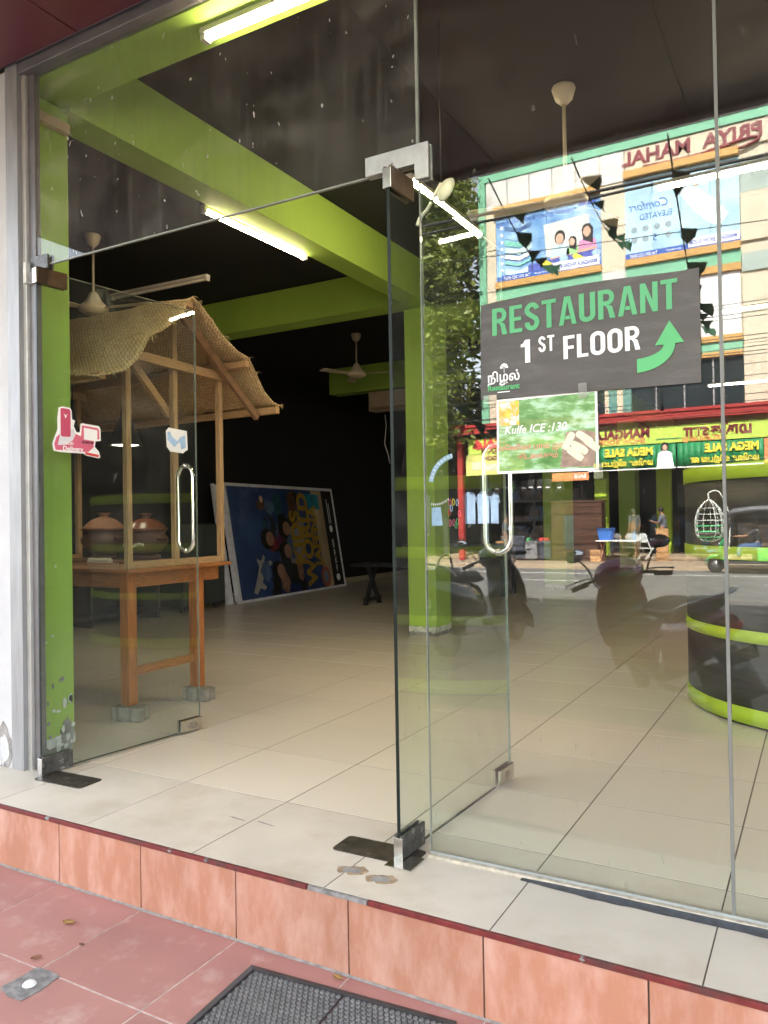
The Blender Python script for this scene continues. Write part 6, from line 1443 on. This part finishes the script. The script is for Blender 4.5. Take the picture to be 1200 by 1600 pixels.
        Mm = Matrix.Translation((.0, s_ * .31, .40)) @ Matrix.Rotation(R(-82), 4, 'Y') @ Matrix.Rotation(R(s_ * 20), 4, 'X')
        st(MB().lathe([(0, -.022), (.045, -.018), (.066, .0), (.064, .006), (0, .006)], (0, 0, 0), 22, Mm @ Matrix.Diagonal((.8, 1.15, 1, 1)))).build('mirror_shell', m_darkobj, ms)
        st(MB().lathe([(0, .0085), (.058, .0085), (.058, .0065)], (0, 0, 0), 22, Mm @ Matrix.Diagonal((.8, 1.15, 1, 1)))).build('mirror_glass', m_mirror, ms)
    for s_ in (-1, 1): st(MB().tube(smooth([(.03, s_ * .2, .14), (.12, s_ * .17, .03), (.05, s_ * .08, -.06)]), .006, 6)).build('control_cable', m_cable, o)
    return o
scooter('maroon scooter parked before the shop with its tail towards the glass', (-1.0, -4.1, -.296), R(-127), 17, 16, m_scoot, m_scootb, '')
scooter('black scooter with a grey bag parked beside the maroon one, tail to the shop', (-3.55, -6.1, -.298), R(-78), 9, -15, m_scootb, m_scootb, '82 1028')
gb = thing('grey_bag', 'grey cloth bag hung on the tail of the black scooter', 'bag', (-3.95, -5.9, .35))
MB().box(-.17, .17, -.09, .09, 0, .62, Matrix.Translation((-3.93, -5.75, .08)) @ Matrix.Rotation(R(8), 4, 'Y')).build('bag_body', m_seatg, gb, .07)
MB().box(-.11, .11, .092, .115, .08, .32, Matrix.Translation((-3.93, -5.75, .08)) @ Matrix.Rotation(R(8), 4, 'Y')).build('pocket', m_seatg, gb, .02)
MB().tube(smooth([(-3.99, -5.75, .70), (-3.96, -5.78, .80), (-3.86, -5.80, .82), (-3.80, -5.76, .68)]), .012, 6).build('strap', m_seat, gb)

# ---------------------------------------------------------------- auto rickshaw with its driver
def tuktuk():
    base = (-1.35, -21.0, -.349); B_ = Matrix.Translation(base) @ Matrix.Rotation(R(180), 4, 'Z')
    o = thing('auto_rickshaw', 'green three wheeled auto rickshaw driving along the far side of the road', 'auto rickshaw', base)
    def tr(mb): mb.v = [tuple(B_ @ Vector(p)) for p in mb.v]; return mb
    for (x, y, nm) in ((1.28, 0, 'front_wheel'), (-.62, .55, 'rear_wheel'), (-.62, -.55, 'rear_wheel')):
        Mw = Matrix.Translation((x, y, .225)) @ Matrix.Rotation(R(90), 4, 'X')
        wh = tr(MB().lathe([(.12, -.04), (.16, -.055), (.20, -.05), (.225, -.02), (.225, .02), (.20, .05), (.16, .055), (.12, .04)], (0, 0, 0), 28, Mw)).build(nm, m_tyre, o)
        tr(MB().lathe([(0, -.05), (.04, -.05), (.06, -.03), (.12, -.035), (.13, 0), (.12, .035), (.06, .03), (.04, .05), (0, .05)], (0, 0, 0), 20, Mw)).build('rim', m_aludark, wh)
    rg = []
    for k in range(9):
        a = R(-5 + 22 * k); rg.append([Vector((1.28 + math.cos(a) * .27, y, .235 + math.sin(a) * .27 - q)) for y, q in ((-.10, .06), (-.07, 0), (0, -.01), (.07, 0), (.10, .06), (.07, .05), (0, .02), (-.07, .05))])
    tr(MB().loft(rg)).build('front_mudguard', m_tuk, o)
    tr(MB().loft([sect((1.10, .36), .20, .10), sect((1.13, .55), .36, .08, tilt=1.2), sect((1.10, .80), .48, .07, tilt=1.3), sect((1.02, 1.00), .52, .05, tilt=1.3)])).build('front_cowl', m_tuk, o)
    tr(MB().ell((1.17, 0, .78), (.06, .10, .10), 14, 9)).build('headlamp', m_exh, o)
    for s_ in (-1, 1):
        tr(MB().tube(smooth([(1.02, s_ * .52, 1.0), (.93, s_ * .54, 1.4), (.82, s_ * .54, 1.72)]), .020, 8)).build('windscreen_pillar', m_darkobj, o)
        tr(MB().tube([(-.15, s_ * .60, .62), (-.15, s_ * .60, 1.70)], .018, 8)).build('door_pillar', m_exh, o)
        tr(MB().tube([(-1.0, s_ * .60, .9), (-.95, s_ * .58, 1.70)], .018, 8)).build('rear_pillar', m_darkobj, o)
        tr(MB().box(-1.15, -.18, s_ * .60 - .03, s_ * .60 + .03, .36, .98)).build('side_panel', m_tuk, o, .02)
        tr(MB().box(-.16, .18, s_ * .55 - .04, s_ * .55 + .04, .36, .70)).build('step_panel', m_tuk, o, .02)
        tr(MB().tube([(1.03, s_ * .55, 1.05), (1.06, s_ * .72, 1.12)], .008, 6)).build('mirror_arm', m_darkobj, o); tr(MB().ell((1.06, s_ * .74, 1.17), (.02, .06, .08), 10, 7)).build('mirror', m_darkobj, o)
    tr(MB().box(-1.15, 1.05, -.58, .58, .28, .34)).build('floor_pan', m_darkobj, o, .01)
    tr(MB().box(-1.16, -1.08, -.62, .62, .34, 1.15)).build('tail_panel', m_tuk, o, .03)
    tr(MB().box(-1.05, -.55, -.55, .55, .45, .66)).build('passenger_seat', m_seat, o, .05); tr(MB().box(-1.07, -.92, -.55, .55, .66, 1.15)).build('seat_back', m_seat, o, .05)
    tr(MB().box(.02, .36, -.32, .32, .58, .68)).build('driver_seat', m_seat, o, .03); tr(MB().box(.05, .33, -.28, .28, .34, .575)).build('seat_box', m_darkobj, o)
    rg = []
    for x, z in ((.92, 1.70), (.75, 1.79), (.3, 1.84), (-.4, 1.85), (-1.0, 1.80), (-1.2, 1.66)):
        rg.append([Vector((x, y, z - q)) for y, q in ((-.66, .14), (-.60, .03), (-.3, .0), (.3, .0), (.60, .03), (.66, .14), (.58, .10), (0, .04), (-.58, .10))])
    tr(MB().loft(rg)).build('canvas_roof', m_canvas, o)
    g_ = glassmat('windscreen_glass', .05, (.85, .9, .88), .03)
    tr(MB().loft([[Vector((1.035, -.50, 1.02)), Vector((1.035, .50, 1.02)), Vector((1.025, .50, 1.02)), Vector((1.025, -.50, 1.02))], [Vector((.84, -.52, 1.68)), Vector((.84, .52, 1.68)), Vector((.83, .52, 1.68)), Vector((.83, -.52, 1.68))]], False)).build('windscreen', g_, o)
    tr(MB().tube([(.93, 0, .5), (.86, 0, 1.0)], .03, 8)).build('steering_column', m_darkobj, o)
    hb = tr(MB().tube(smooth([(.74, -.34, 1.0), (.84, -.18, 1.02), (.86, 0, 1.02), (.84, .18, 1.02), (.74, .34, 1.0)]), .013, 7)).build('handlebar', m_darkobj, o)
    return base
tb_ = tuktuk()
JD = dict(pelvis=(0, 0, .74), waist=(0, .02, .92), chest=(0, .06, 1.12), neck=(0, .08, 1.27), jaw=(0, .12, 1.34), head=(0, .125, 1.40), crown=(0, .115, 1.475),
          shl=(-.17, .06, 1.20), ell=(-.23, .28, 1.02), wrl=(-.28, .50, 1.02), hal=(-.29, .57, 1.02), shr=(.17, .06, 1.20), elr=(.23, .28, 1.02), wrr=(.28, .50, 1.02), har=(.29, .57, 1.02),
          hipl=(-.10, .05, .74), knl=(-.17, .46, .74), anl=(-.17, .50, .42), tol=(-.17, .66, .375), hipr=(.10, .05, .74), knr=(.17, .46, .74), anr=(.17, .50, .42), tor=(.17, .66, .375))
person('auto rickshaw driver in a black and white shirt and blue jeans', (tb_[0] - .19, tb_[1], tb_[2]), 90, JD, P('black_white_shirt', (.02, .022, .028), .8, var=.1, scale=3, stain=(.62, .63, .66), st=(.56, .60), sts=5), m_jeans)
